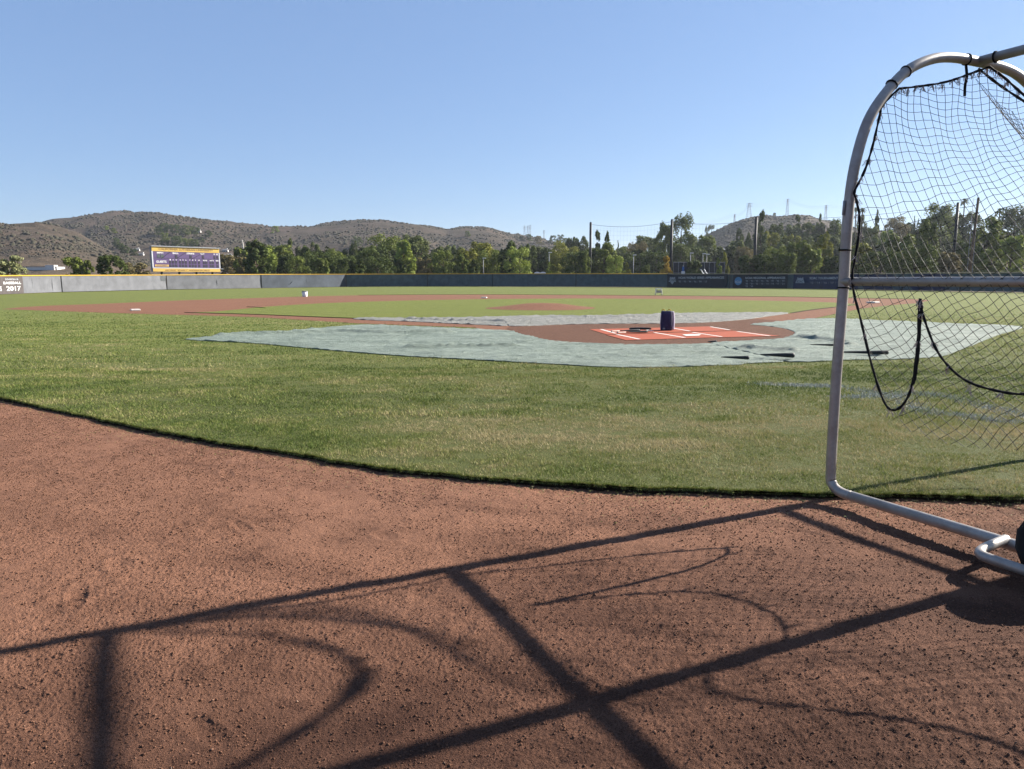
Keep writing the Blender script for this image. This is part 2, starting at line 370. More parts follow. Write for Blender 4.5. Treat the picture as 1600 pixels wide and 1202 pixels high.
# ------------------------------------------------------------------ playing field surfaces
EDGE = [(0, 620), (50, 632.5), (125, 648.5), (185, 660.5), (250, 674), (350, 692), (450, 707.5), (500, 715.5), (600, 731), (700, 742), (800, 751), (900, 757), (1000, 762), (1100, 766), (1200, 769), (1290, 771.5), (1400, 774), (1500, 776), (1600, 777)]
E3 = [G(x, y)[:2] for x, y in EDGE]
e0 = E3[0]+(E3[0]-E3[2])/np.linalg.norm(E3[0]-E3[2])*60; e1 = E3[-1]+np.array([.99, .10])*40
EDGEW = [e0]+[np.array(p[:2]) for p in smooth_path([(p[0], p[1], 0) for p in E3], 10)]+[e1]
# a slightly ragged cut
EDGEW = [EDGEW[0]]+sum([[a+(b-a)*t for t in np.linspace(0, 1, 8)[:-1]] for a, b in zip(EDGEW[1:-2], EDGEW[2:-1])], [])+[EDGEW[-2], EDGEW[-1]]
EDGEW = [p+np.array([0, .022*vnoise(np.array([p[0]*1.]), np.array([0.]), .16, 4)[0]+.020*vnoise(np.array([p[0]*1.]), np.array([0.]), .035, 5)[0]]) if 0 < i < len(EDGEW)-1 else p for i, p in enumerate(EDGEW)]
FENCE = [(-260, 462, 1.9, 0), (0, 460, 1.95, 1), (35, 459.2, 2.0, 1), (97, 457, 2.06, 1), (261, 453, 2.2, 1), (409, 450.7, 2.33, 1), (541, 448.6, 2.42, 1), (668, 447.9, 2.42, 1), (770, 448.0, 2.38, 1), (900, 448.5, 2.25, 1), (1043, 449.4, 2.09, 1), (1140, 450.8, 1.97, 1), (1240, 451.5, 1.9, 1), (1330, 452.8, 1.84, 1), (1410, 454.4, 1.83, 1), (1500, 456.0, 1.82, 1), (1600, 457.6, 1.82, 1), (1900, 462, 1.82, 0)]
FW = [(G(x, y)[:2], H) for x, y, H, _ in FENCE]
FW[1] = (FW[2][0]+(FW[2][0]-FW[3][0])*.62, FW[1][1]); FW[0] = (FW[2][0]+(FW[2][0]-FW[3][0])*3.2, FW[0][1])
def outfield():
    poly = [tuple(p) for p in EDGEW]+[(75, 30)]+[tuple(p+(p/np.linalg.norm(p))*1.0) for p, H in FW][::-1]+[(-95, 60)]
    import bmesh
    def sheet(poly, z): return [(x, y, z) for x, y in poly]
    me = bpy.data.meshes.new('grass_field'); bm = bmesh.new()
    vs = [bm.verts.new(p) for p in sheet(poly, 0)]; bm.faces.new(vs); bmesh.ops.triangulate(bm, faces=bm.faces[:])
    bmesh.ops.recalc_face_normals(bm, faces=bm.faces[:])
    bm.to_mesh(me); bm.free()
    if me.polygons[0].normal.z < 0: me.flip_normals()
    me.materials.append(M['grass']); o = bpy.data.objects.new('grass_field', me); COL.objects.link(o); tag(o, kind='structure')
    # cut face of the turf
    m = MB(); n = len(EDGEW)
    V = [(p[0], p[1], .002) for p in EDGEW]+[(p[0], p[1]+.012, -.05) for p in EDGEW]
    m.add(V, [(i, i+1, n+i+1, n+i) for i in range(n-1)]); o = m.build('turf_edge', M['soil']); tag(o, kind='structure')
outfield()
def flat(name, pts, z, mat, label=None, cat=None, kind='structure', smooth=0, world=False, group=None, parent=None):
    import bmesh
    P = [G(x, y, z) for x, y in pts] if not world else [np.array([x, y, z]) for x, y in pts]
    if smooth: P = smooth_path(P, smooth, closed=True)
    me = bpy.data.meshes.new(name); bm = bmesh.new(); vs = [bm.verts.new((p[0], p[1], z)) for p in P]; bm.faces.new(vs)
    bmesh.ops.triangulate(bm, faces=bm.faces[:]); bmesh.ops.recalc_face_normals(bm, faces=bm.faces[:]); bm.to_mesh(me); bm.free()
    if me.polygons[0].normal.z < 0: me.flip_normals()
    me.materials.append(mat); o = bpy.data.objects.new(name, me); COL.objects.link(o)
    if parent: o.parent = parent
    return tag(o, label, cat, group, kind), P
DIRT = [(2, 483.2), (30, 480.4), (75, 477.7), (150, 475.2), (210, 472.6), (300, 468.9), (400, 465.8), (476, 463.3), (560, 461.6), (650, 460.8), (756, 460.4), (900, 461.2), (1028, 462.2), (1143, 463.2), (1240, 464.3), (1330, 465.9), (1430, 467.6), (1455, 469.5), (1431, 474), (1385, 477.6), (1345, 482.5), (1310, 489.5), (1275, 497), (1255, 505), (1262, 514), (1256, 524), (1225, 531), (1160, 537), (1080, 541), (960, 541), (860, 536), (800, 523), (740, 512), (640, 508.5), (560, 505.5), (480, 500.5), (400, 495.8), (300, 492.6), (200, 490), (130, 487.6), (60, 485.2)]
flat('infield_dirt', DIRT, .006, M['dirt_far'])
INGR = [(289, 488.6), (336, 487), (372, 483.6), (402, 480.4), (450, 477.0), (500, 474.2), (560, 471.8), (640, 469.6), (756, 467.6), (900, 466.5), (1000, 467), (1100, 468.2), (1200, 470), (1300, 472.7), (1338, 475.2), (1336, 477.4), (1310, 479.6), (1270, 484.3), (1236, 489.6), (1200, 493.5), (1160, 498), (1080, 503.5), (1000, 505.5), (900, 506.5), (820, 506.5), (760, 505), (700, 502.6), (640, 500.3), (560, 498), (480, 495), (400, 491.7), (330, 489.8)]
flat('infield_grass', INGR, .010, M['grass_in'])
HOMED = [(792, 513), (808, 509.5), (880, 507), (960, 505.6), (1030, 505), (1100, 502.5), (1150, 499.6), (1190, 499), (1235, 504), (1252, 513), (1246, 524), (1210, 531), (1140, 536.5), (1060, 540), (960, 540), (880, 535.5), (830, 526), (803, 517.5)]
flat('home_plate_dirt', HOMED, .014, M['dirt_dark'], smooth=4)
# dark cut lips of the infield grass
def lip(pts, h=.022, z=.011, wd=.10):
    m = MB(); P = smooth_path([G(x, y, z) for x, y in pts], 5)
    for a, b in zip(P[:-1], P[1:]):
        t = (b-a)/np.linalg.norm(b-a); n = np.array([-t[1], t[0], 0])*wd*.5; up_ = np.array([0, 0, h])
        m.add([a-n, b-n, b-n*.3+up_, a-n*.3+up_, b+n, a+n], [(0, 1, 2, 3), (3, 2, 4, 5)])
    return m
lp = MB()
for pts in ([(289, 488.6), (330, 489.8), (400, 491.7), (480, 495), (560, 498)], [(386, 479.8), (402, 480.4), (414, 481.5)], [(1028, 462.2), (1143, 463.2), (1240, 464.3), (1330, 465.9), (1430, 467.6)], [(560, 461.6), (650, 460.8), (756, 460.4), (900, 461.2), (1028, 462.2)], [(1338, 476), (1310, 479.6), (1270, 484.3), (1236, 489.6)]):
    b = lip(pts); lp.add(b.v, b.f)
tag(lp.build('grass_edge', M['soil']), kind='structure')
def mound():
    c = fld(0, 18.0); m = MB(); N = 40; prof = [(0, .24), (.45, .24), (.9, .22), (1.5, .15), (2.1, .07), (2.75, .008)]; P = []; F = []
    for j, (r, z) in enumerate(prof):
        for k in range(N):
            a = 2*math.pi*k/N; rr = r*(1+.03*math.sin(3*a+j)); P.append((c[0]+rr*math.cos(a), c[1]+rr*math.sin(a), z+.008))
    for j in range(len(prof)-1):
        for k in range(N): F.append((j*N+k, j*N+(k+1) % N, (j+1)*N+(k+1) % N, (j+1)*N+k)[::-1])
    m.add(P, F); o = m.build('pitchers_mound', M['dirt_far'], smooth=True); tag(o, kind='structure')
mound()

def near_dirt():
    nx, ny = 1150, 1050
    u = np.linspace(-.86, .86, nx); Y = np.geomspace(1.35, 14, ny); U, YY = np.meshgrid(u, Y); X = U*YY
    Z = .010*vnoise(X, YY, .9, 1)+.004*vnoise(X, YY, .28, 2)
    # raked furrows following the turf arc
    R = np.hypot(X-4.58, YY-18.4); A = np.arctan2(X-4.58, YY-18.4)*14
    Z += .0030*vnoise(R, A, .07, 6)*(vnoise(X, YY, 1.7, 8) > -.2)
    c = vnoise(X, YY, .075, 3); Z += .0022*c*np.abs(c)*1.4
    rough = .45+.65*sstep(-.4, .6, vnoise(X, YY, 1.1, 12)+(4.0-YY+.35*X)*.30)
    Z += rough*(.0012*vnoise(X, YY, .035, 4)+.0024*np.maximum(vnoise(X, YY, .0125, 5), -.2)+.0030*vnoise(X, YY, .0075, 7))
    # shoe prints and scuffs
    r_ = np.random.default_rng(3)
    for i in range(16):
        cy_ = r_.uniform(1.9, 5.6); cx_ = r_.uniform(-.75, .45)*cy_; th = r_.uniform(0, 3.1); L, Wd = r_.uniform(.08, .15), r_.uniform(.035, .06)
        dx = (X-cx_)*math.cos(th)+(YY-cy_)*math.sin(th); dy = -(X-cx_)*math.sin(th)+(YY-cy_)*math.cos(th)
        q = (dx/L)**2+(dy/Wd)**2; Z += -.007*np.exp(-q*1.2)+.004*np.exp(-((np.sqrt(q)-1.35)/.35)**2)
    # sink under the turf
    ey = np.interp(X, [p[0] for p in EDGEW], [p[1] for p in EDGEW]); Z -= .05*sstep(.0, .25, YY-ey-.03)
    V = np.stack([X, YY, GZ+Z], -1).reshape(-1, 3); I = np.arange(nx*ny).reshape(ny, nx)
    F = np.stack([I[:-1, :-1], I[:-1, 1:], I[1:, 1:], I[1:, :-1]], -1).reshape(-1, 4)
    keep = (YY[:-1, :-1] < ey[:-1, :-1]+.35).reshape(-1)
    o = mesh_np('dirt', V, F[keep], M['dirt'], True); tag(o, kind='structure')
    tone = sstep(1.7, 4.9, YY-.42*X+.5*vnoise(X, YY, .8, 51)+.25*vnoise(X, YY, .25, 52))  # low end carries the painted shade between clay grains
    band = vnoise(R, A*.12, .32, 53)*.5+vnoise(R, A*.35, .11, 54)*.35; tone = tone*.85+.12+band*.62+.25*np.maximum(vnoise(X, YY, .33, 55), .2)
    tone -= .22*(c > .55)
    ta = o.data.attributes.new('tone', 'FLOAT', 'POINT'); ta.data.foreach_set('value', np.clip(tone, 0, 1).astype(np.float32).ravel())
    m = MB(); m.add([(-70, -40, GZ-.02), (70, -40, GZ-.02), (70, 11, GZ-.02), (-70, 30, GZ-.02)], [(0, 1, 2, 3)]); o = m.build('dirt_base', M['dirt']); tag(o, kind='structure')
    # loose granules
    n = 270000; Yp = 1.5+7.3*r_.uniform(0, 1, n)**.75; Xp = r_.uniform(-.82, .82, n)*Yp
    k = (vnoise(Xp, Yp, .5, 21)+.7*vnoise(Xp, Yp, .12, 22) > -.75+r_.uniform(-.5, .9, n)) & (Yp < np.interp(Xp, [p[0] for p in EDGEW], [p[1] for p in EDGEW])-.01)
    Xp, Yp = Xp[k], Yp[k]; n = len(Xp); s = np.clip(r_.exponential(.0009, n)+.0011, 0, .0055)*(1+.10*Yp)
    octa = np.array([(1, 0, 0), (0, 1, 0), (-1, 0, 0), (0, -1, 0), (0, 0, 1), (0, 0, -1.)]); fo = np.array([(0, 1, 4), (1, 2, 4), (2, 3, 4), (3, 0, 4), (1, 0, 5), (2, 1, 5), (3, 2, 5), (0, 3, 5)])
    th = r_.uniform(0, 6.28, n); jit = r_.uniform(.6, 1.3, (n, 6, 1)); O = octa[None]*jit*s[:, None, None]
    cx_, sx_ = np.cos(th)[:, None], np.sin(th)[:, None]; ox = O[..., 0]*cx_-O[..., 1]*sx_; oy = O[..., 0]*sx_+O[..., 1]*cx_
    uu = np.clip(((Xp/Yp)+.86)/1.72*(nx-1), 0, nx-1).astype(int); vv = np.clip(np.log(Yp/1.35)/math.log(14/1.35)*(ny-1), 0, ny-1).astype(int)
    zz = GZ+Z[vv, uu]
    V = np.stack([ox+Xp[:, None], oy+Yp[:, None], O[..., 2]*.8+zz[:, None]+(s*.35)[:, None]], -1).reshape(-1, 3)
    F = (fo[None]+np.arange(n)[:, None, None]*6).reshape(-1, 3)
    m = NT('clay granules'); nz = m.noise(95, 2, .5); m.base(m.ramp(nz, [(.3, (.09, .044, .029)), (.5, (.18, .088, .054)), (.66, (.26, .135, .085)), (.76, (.38, .27, .2))]), .9, .15)
    o = mesh_np('clay_granules', V, F, m.m); tag(o, 'loose reddish clay granules scattered over the foreground dirt', 'gravel', kind='stuff')
near_dirt()

TARPS = {}
T1 = [(290, 530), (330, 525.5), (420, 519), (500, 512), (560, 507.5), (640, 509.5), (700, 512), (760, 514.5), (795, 516), (810, 520.5), (830, 525), (850, 529.5), (880, 533), (920, 535), (960, 536.8), (1020, 537.6), (1080, 537), (1107, 536), (1135, 543), (1180, 553), (1225, 563), (1200, 565.5), (1165, 567), (1150, 569), (1060, 572), (1000, 573), (930, 571.5), (870, 568), (800, 564.5), (720, 560), (640, 556), (560, 550), (500, 545), (440, 539.5), (380, 534.5)]
T2 = [(1110, 535.5), (1170, 531.5), (1222, 528), (1241, 521.5), (1238, 517), (1220, 512), (1190, 508.5), (1172, 506.3), (1220, 502), (1272, 497.6), (1330, 498.3), (1400, 501.5), (1500, 505.5), (1560, 507.6), (1599, 511), (1560, 523), (1520, 539), (1495, 548), (1470, 556), (1400, 560.5), (1330, 561.5), (1235, 564.5), (1190, 554.5), (1140, 543.5)]
T3 = [(552, 498.2), (575, 496), (640, 497), (720, 496), (800, 494), (850, 493.6), (800, 503), (792, 508.8), (760, 507.6), (700, 505), (640, 502), (590, 500.4)]
T4 = [(800, 494.8), (880, 493.4), (960, 492.8), (1040, 490.2), (1100, 488.8), (1150, 488.2), (1232, 488.6), (1200, 494), (1160, 499.5), (1100, 503.8), (1030, 505.4), (960, 505.6), (880, 507), (830, 509), (795, 508.8), (790, 501)]
def tarp(name, px, mat, label, z0=.022, wr=.013, group=None):
    import bmesh
    P = smooth_path([G(x, y, z0) for x, y in px], 3, closed=True)
    P = np.array([[p[0], p[1]] for p in P]); x0, y0 = P.min(0); x1, y1 = P.max(0)
    bm = bmesh.new(); vs = [bm.verts.new((p[0], p[1], 0)) for p in P]; bm.faces.new(vs); bmesh.ops.triangulate(bm, faces=bm.faces[:])
    for ax, a0, a1, st in (((1, 0, 0), x0, x1, .075), ((0, 1, 0), y0, y1, .05)):
        for t in np.arange(a0+st, a1, st):
            bmesh.ops.bisect_plane(bm, geom=bm.verts[:]+bm.edges[:]+bm.faces[:], plane_co=(t*ax[0], t*ax[1], 0), plane_no=ax)
    bm.verts.index_update(); V = np.array([v.co[:] for v in bm.verts]); X, Y = V[:, 0], V[:, 1]
    r = np.random.default_rng(len(px)); ez = np.zeros(len(V)) 
    d = np.min(np.hypot(X[:, None]-P[None, :, 0], Y[:, None]-P[None, :, 1]), 1) if len(V)*len(P) < 4e7 else ez+1
    th = .35; Xr = X*math.cos(th)+Y*math.sin(th); Yr = -X*math.sin(th)+Y*math.cos(th)
    rid = lambda a, b, s, sd: (1-np.abs(vnoise(a, b, s, sd)))**3
    Z = wr*.9*rid(X*.35, Y*1.2, .9, 31)+wr*1.1*rid(Xr*.35, Yr*1.3, .33, 32)**1.5+wr*.9*rid(Xr*1.3, Yr*.5, .36, 33)**1.5+wr*1.3*rid(X*.35, Y*1.1, .19, 36)**1.5+wr*1.1*rid(Xr*1.1, Yr*.5, .16, 37)**2+wr*.3*vnoise(X, Y, .12, 34)
    for fold in ([(335, 526.5), (420, 523.5), (520, 521), (600, 522), (700, 521)], [(640, 545), (800, 543)], [(1250, 529), (1290, 533), (1330, 541)], [(1160, 546), (1240, 551)], [(640, 500.3), (760, 503.5), (790, 505)], [(960, 498), (1060, 497)]):
        Q = smooth_path([G(x, y, 0) for x, y in fold], 12); Q = np.array([q[:2] for q in Q]); dd = np.min(np.hypot(X[:, None]-Q[None, :, 0], Y[:, None]-Q[None, :, 1]), 1); Z += .085*np.exp(-(dd/.13)**2)
    Z = Z*np.clip(d/.35+.1, 0, 1)
    for v, z in zip(bm.verts, Z): v.co.z = z0-.01+z
    bmesh.ops.recalc_face_normals(bm, faces=bm.faces[:])
    ret = bmesh.ops.extrude_edge_only(bm, edges=[e for e in bm.edges if e.is_boundary])
    for g in ret['geom']:
        if isinstance(g, bmesh.types.BMVert): g.co.z = .008
    me = bpy.data.meshes.new(name); bm.to_mesh(me); bm.free(); me.polygons.foreach_set('use_smooth', [True]*len(me.polygons))
    me.materials.append(mat); o = bpy.data.objects.new(name, me); COL.objects.link(o)
    return tag(o, label, 'tarp', group)
tarp('tarp', T1, M['tarp'], 'large wrinkled green-grey tarp spread over grass in front of the home plate mat')
tarp('tarp', T2, M['tarp'], 'wrinkled green-grey tarp right of the home plate dirt, passing behind the cage post')
tarp('tarp', T3, M['tarp2'], 'narrow silvery tarp along the left base path, tapering to the left', wr=.018)
tarp('tarp', T4, M['tarp2'], 'long silvery tarp on the infield grass behind the dark purple bag', wr=.018)
# dark folds hemming the tarps and the black sandbags on them
def sandbag(px, L, r, ang, label, name='sandbag'):
    c = G(px[0], px[1], 0); m = MB(); pts = []; n = 9
    for i in range(n):
        t = i/(n-1)*2-1; pts.append((math.cos(ang)*t*L/2, math.sin(ang)*t*L/2, (.05 if L > .3 else .0)+r))
    rr = [r*(.2+.8*(i/(n-1))**.8) for i in range(n)]; pts.append(tuple(np.array(pts[-1])+np.array([.02, 0, 0]))); rr.append(r*.8)
    m.tube(pts, rr, 10); o = m.build(name, M['sandbag'], smooth=True, loc=(c[0], c[1], 0)); o.scale = (1, 1, 1)
    tag(o, label, 'sandbag')
sandbag((1147, 566), .45, .034, -.3, 'small black sandbag at the near edge of the front tarp')
sandbag((1213, 563), .55, .045, -.3, 'black sandbag at the seam where the two large tarps meet')
sandbag((1345, 558), .9, .04, -.15, 'long black sandbag roll on the right tarp beside the cage post')
sandbag((1112, 536), .2, .03, .2, 'little black weight where the tarp meets the home plate dirt')
sandbag((1290, 545), .6, .03, -.3, 'thin black roll half sunk in the folds of the right tarp')

# ------------------------------------------------------------------ bases, plates, mat
def base_bag(c, rz, label, s=.19):
    m = MB(); m.box((0, 0, .045), (s, s, .038), bev=.015); o = m.build('base', M['white'], loc=(c[0], c[1], .008)); o.rotation_euler[2] = rz
    return tag(o, label, 'base', 'white bases of the diamond')
g3 = G(211.5, 486, .0); base_bag(g3, .785-.17, 'white third base at the far left of the dirt', .2)
base_bag(G(756.5, 466.2), -.17, 'white second base in front of the grey outfield fence', .2)
base_bag(G(1364, 474), .785-.17, 'wide white first base seen through the batting cage net', .26)
o, _ = flat('home_plate', [(1066, 522.8), (1082, 522.0), (1096, 522.8), (1092, 524.4), (1072, 524.9)], .034, M['white'], 'white home plate set in the orange mat', 'home plate', kind=None)
def mats():
    a = empty('turf_mat', (0, 0, 0), 'orange-red turf mat strip with white lines, farther strip under the purple bag', 'mat', 'orange mats covering home plate')
    flat('mat_sheet', [(921, 514.6), (1108, 510.2), (1148, 516.4), (1060, 518.7), (948, 522.6)], .024, M['mat'], kind=None, parent=a)
    b = empty('turf_mat', (0, 0, 0), 'orange-red turf mat strip with white lines, nearer strip around home plate', 'mat', 'orange mats covering home plate')
    flat('mat_sheet', [(947, 523.4), (1060, 519.6), (1149, 517.2), (1219, 525), (1100, 527.8), (978, 531.6)], .024, M['mat'], kind=None, parent=b)
    def line(p, q, par, w=.04):
        A, B = G(*p, .028), G(*q, .028); t = (B-A)/np.linalg.norm(B-A); n = np.array([-t[1], t[0], 0])*w
        flat('white_line', [tuple((A-n)[:2]), tuple((A+n)[:2]), tuple((B+n)[:2]), tuple((B-n)[:2])], .028, M['white'], kind=None, world=True, parent=par)
    for p, q, r in (((939, 514.6), (962, 521), a), ((1001, 513.2), (1020, 517.6), a), ((1052, 513), (1078, 517.4), a), ((1110, 510.6), (1140, 515.6), a),
                    ((964, 522.6), (999, 530), b), ((1022, 519.6), (1070, 527.6), b), ((1082, 519.4), (1128, 526.2), b), ((1152, 517.9), (1203, 525), b)): line(p, q, r)
    # edge thickness
    for par, pts in ((b, [(947, 523.4), (978, 531.6), (1100, 527.8), (1219, 525)]),):
        m = MB(); P = [G(x, y, .024) for x, y in pts]
        for p, q in zip(P[:-1], P[1:]): m.add([p, q, q*np.array([1, 1, 0])+np.array([0, 0, .012]), p*np.array([1, 1, 0])+np.array([0, 0, .012])], [(0, 1, 2, 3)])
        m.build('mat_edge', M['soil'], parent=par)
mats()
def ball_bag():
    c = G(1041, 517.5); o = empty('equipment_bag', (c[0], c[1], .026), 'dark purple upright bag with a lavender side standing on the orange mat', 'bag', rz=-.25)
    m = MB(); P = []; F = []; n = 20
    for j, (z, a, b) in enumerate([(0, .145, .13), (.03, .165, .15), (.15, .172, .15), (.3, .165, .14), (.42, .155, .125), (.50, .15, .11), (.535, .145, .05)]):
        for k in range(n):
            t = 2*math.pi*k/n; cc, ss = math.cos(t), math.sin(t); e = .55
            P.append((a*math.copysign(abs(cc)**e, cc)*(1+.04*math.sin(5*t+j)), b*math.copysign(abs(ss)**e, ss)*(1+.05*math.sin(3*t+2*j)), z))
    for j in range(6):
        for k in range(n): F.append((j*n+k, j*n+(k+1) % n, (j+1)*n+(k+1) % n, (j+1)*n+k))
    F.append(tuple(range(n-1, -1, -1))); F.append(tuple(range(6*n, 7*n))); m.add(P, F); m.build('bag_body', M['bag'], o, True)
    m = MB(); m.tube(smooth_path([(.168, -.05, .02), (.178, -.02, .2), (.168, 0, .38), (.15, .0, .52)], 4), [.05]*13, 8); m.build('side_panel', M['bagl'], o, True)
    m = MB(); m.tube([(-.15, -.11, .02), (-.165, -.115, .2), (-.15, -.1, .46)], .010, 6); m.build('side_piping', M['bagl'], o, True)
    m = MB()
    for sx in (-.09, .07): m.tube(smooth_path([(sx-.05, 0, .52), (sx-.03, -.02, .57), (sx+.02, -.02, .575), (sx+.05, 0, .52)], 4), .010, 6)
    m.build('carry_handle', M['yellow'], o, True)
    m = MB(); m.box((-.06, -.152, .05), (.035, .008, .02)); m.build('name_tag', M['steel'], o)
ball_bag()
def bats():
    for k, (p, q, col, lab) in enumerate((((950, 518.6), (1005, 516.4), 'black', 'black baseball bat lying on the orange mat, farther of two beside the bag'), ((960, 520.6), (1016, 518.6), 'black', 'black baseball bat lying on the orange mat, nearer of two beside the bag'))):
        A, B = G(*p, .05), G(*q, .05); L = .92; t = (B-A)/np.linalg.norm(B-A); c = (A+B)/2
        o = empty('baseball_bat', (c[0], c[1], .062), lab, 'bat', 'bats lying on the mat', rz=math.atan2(t[1], t[0]))
        m = MB(); xs = [.46, .455, .40, .2, .05, -.1, -.2]; rs = [.01, .028, .03, .028, .022, .015, .012]
        m.tube([(x, 0, 0) for x in xs], rs, 10); m.build('barrel', M['pole_d'], o, True)
        m = MB(); m.tube([(-.2, 0, 0), (-.43, 0, 0), (-.44, 0, 0), (-.46, 0, 0)], [.0145, .0135, .026, .026], 8); m.build('grip', M['tuft'], o, True)
bats()
def bag2():
    c = G(1000, 518); o = empty('bat_bag', (c[0], c[1], .026), 'low black gear bag lying flat on the orange mat left of the purple bag', 'bag', rz=-.1)
    m = MB(); m.tube([(-.30, 0, .045), (-.25, 0, .05), (0, 0, .052), (.25, 0, .05), (.31, 0, .045)], [.015, .03, .032, .03, .015], 12); m.build('bag_body', M['sandbag'], o, True)
    m = MB(); m.box((0, -.02, .083), (.12, .006, .004)); m.build('zip', M['steel'], o)
bag2()
def bucket():
    c = G(476.5, 464.2); o = empty('bucket', (c[0], c[1], .008), 'white lidded bucket standing at the left rear edge of the infield dirt', 'bucket')
    m = MB(); m.lathe([(.19, 0), (.2, .02), (.24, .43)], n=18); m.build('bucket_body', M['whitep'], o, True)
    m = MB(); m.lathe([(.26, .43), (.26, .47), (.22, .49)], n=18); m.build('lid', M['steel'], o, True)
bucket()
def stool():
    c = G(1029, 461.2); o = empty('folding_frame', (c[0], c[1], .006), 'small white folding stool on the grass beyond second base', 'stool')
    m = MB(); o.scale = (1.35, 1.35, 1.35); m.box((0, 0, .40), (.20, .13, .03), bev=.01); m.build('seat', M['white'], o)
    for sx in (-1, 1):
        for sy in (-1, 1):
            m = MB(); m.tube([(sx*.17, sy*.1, .38), (sx*.21, sy*.14, 0)], .022, 8); m.build('leg', M['white'], o, True)
    m = MB(); m.box((0, -.12, .22), (.19, .012, .08)); m.build('brace', M['tuft'], o)
stool()

# ------------------------------------------------------------------ near turf blades
def turf():
    r_ = np.random.default_rng(11)
    segs = ((4.2, 7.5, 7800, .0048, .026), (7.5, 12, 3000, .0078, .030), (12, 19, 650, .013, .034), (19, 26, 260, .02, .034), (26, 36, 90, .028, .034))
    Vs = []; T = []
    fx = [p[0] for p in EDGEW]; fy = [p[1] for p in EDGEW]
    polys = [[G(x, y, 0)[:2] for x, y in q] for q in (T1, T2, DIRT)]
    for y0, y1, dens, wdt, hgt in segs:
        n = int(dens*.80*(y1*y1-y0*y0)); Y = np.sqrt(r_.uniform(y0*y0, y1*y1, n)); X = r_.uniform(-.8, .8, n)*Y
        k = Y > np.interp(X, fx, fy)+.0
        for p in polys: k &= ~inpoly(X, Y, p)
        bare = vnoise(X, Y, .5, 41)+.8*vnoise(X, Y, .13, 42); k &= bare > -1.1+r_.uniform(-.3, .5, n); k &= r_.uniform(0, 1, n) > np.clip((Y-24)/13, 0, 1)
        X, Y = X[k], Y[k]; n = len(X)
        cl = .72+.45*vnoise(X*.6, Y, .25, 43)+.38*vnoise(X, Y, .07, 44); h = hgt*cl*r_.uniform(.5, 1.25, n); th = r_.uniform(0, 6.28, n); ln = r_.uniform(.2, 1.1, n)*h
        la = r_.uniform(0, 6.28, n); w_ = wdt*r_.uniform(.6, 1.3, n)
        a = np.stack([X-np.cos(th)*w_/2, Y-np.sin(th)*w_/2, np.full(n, -.001)], -1); b = np.stack([X+np.cos(th)*w_/2, Y+np.sin(th)*w_/2, np.full(n, -.001)], -1)
        c = np.stack([X+np.cos(la)*ln, Y+np.sin(la)*ln, h], -1)
        Vs.append(np.stack([a, b, c], 1).reshape(-1, 3))
        t = .50+.24*vnoise(X*.6, Y, 1.9, 45)+.26*vnoise(X*.5, Y, .40, 46)+.14*vnoise(X, Y, .12, 47)+r_.normal(0, .15, n)-.05*np.clip(-X/6, -.6, 1)+.25*np.exp(-((Y-6.8+.1*X)/1.5)**2)*np.clip((X+3.5)/3, 0, 1)-.10*np.exp(-((Y-10.5)/1.8)**2); T.append(np.repeat(t, 3))
    # ragged fringe hanging over the cut edge
    n = 26000; i = r_.integers(1, len(EDGEW)-2, n); t = r_.uniform(0, 1, n); E = np.array(EDGEW); p = E[i]*(1-t[:, None])+E[i+1]*t[:, None]
    k = (np.abs(p[:, 0]) < 9); p = p[k]; n = len(p); X = p[:, 0]; Y = p[:, 1]+np.abs(r_.normal(0, .012, n)); w_ = .006*r_.uniform(.6, 1.3, n)
    a = np.stack([X-w_/2, Y, np.zeros(n)], -1); b = np.stack([X+w_/2, Y, np.zeros(n)], -1); c = np.stack([X+r_.normal(0, .015, n), Y-r_.uniform(-.01, .028, n), r_.uniform(-.018, .024, n)], -1)
    Vs.append(np.stack([a, b, c], 1).reshape(-1, 3)); T.append(np.repeat(.45+r_.normal(0, .2, n), 3))
    # clippings lying on the dirt beside the edge
    n = 2600; i = r_.integers(1, len(EDGEW)-2, n); p = E[i]; p = p[np.abs(p[:, 0]) < 9]; n = len(p); X = p[:, 0]+r_.normal(0, .05, n); Y = p[:, 1]-.02-r_.exponential(.16, n); th = r_.uniform(0, 6.28, n); L = r_.uniform(.008, .022, n)
    z = np.full(n, GZ+.008); a = np.stack([X, Y, z], -1); b = np.stack([X+np.cos(th)*L, Y+np.sin(th)*L, z+r_.uniform(0, .006, n)], -1); c = np.stack([X+np.sin(th)*.004, Y-np.cos(th)*.004, z+.002], -1)
    Vs.append(np.stack([a, b, c], 1).reshape(-1, 3)); T.append(np.repeat(r_.uniform(.3, 1, n), 3))
    V = np.concatenate(Vs); F = np.arange(len(V)).reshape(-1, 3); T = np.concatenate(T)
    m = NT('grass blades'); at = m.n('ShaderNodeAttribute', attribute_name='tint')
    c = m.ramp(at.outputs['Fac'], [(.05, (.06, .10, .022)), (.34, (.15, .215, .038)), (.52, (.26, .30, .072)), (.70, (.40, .37, .145)), (.94, (.60, .49, .27))])
    m.base(c, .7, .2); tr = m.n('ShaderNodeBsdfTranslucent'); m.l(c, tr.inputs[0]); mx = m.n('ShaderNodeMixShader'); mx.inputs[0].default_value = .2
    m.l(m.b.outputs[0], mx.inputs[1]); m.l(tr.outputs[0], mx.inputs[2]); m.l(mx.outputs[0], m.out.inputs[0])
    o = mesh_np('grass', V, F, m.m); at_ = o.data.attributes.new('tint', 'FLOAT', 'POINT'); at_.data.foreach_set('value', T.astype(np.float32))
    tag(o, 'short mown grass blades with straw patches in the foreground turf', 'grass', kind='stuff')
turf()
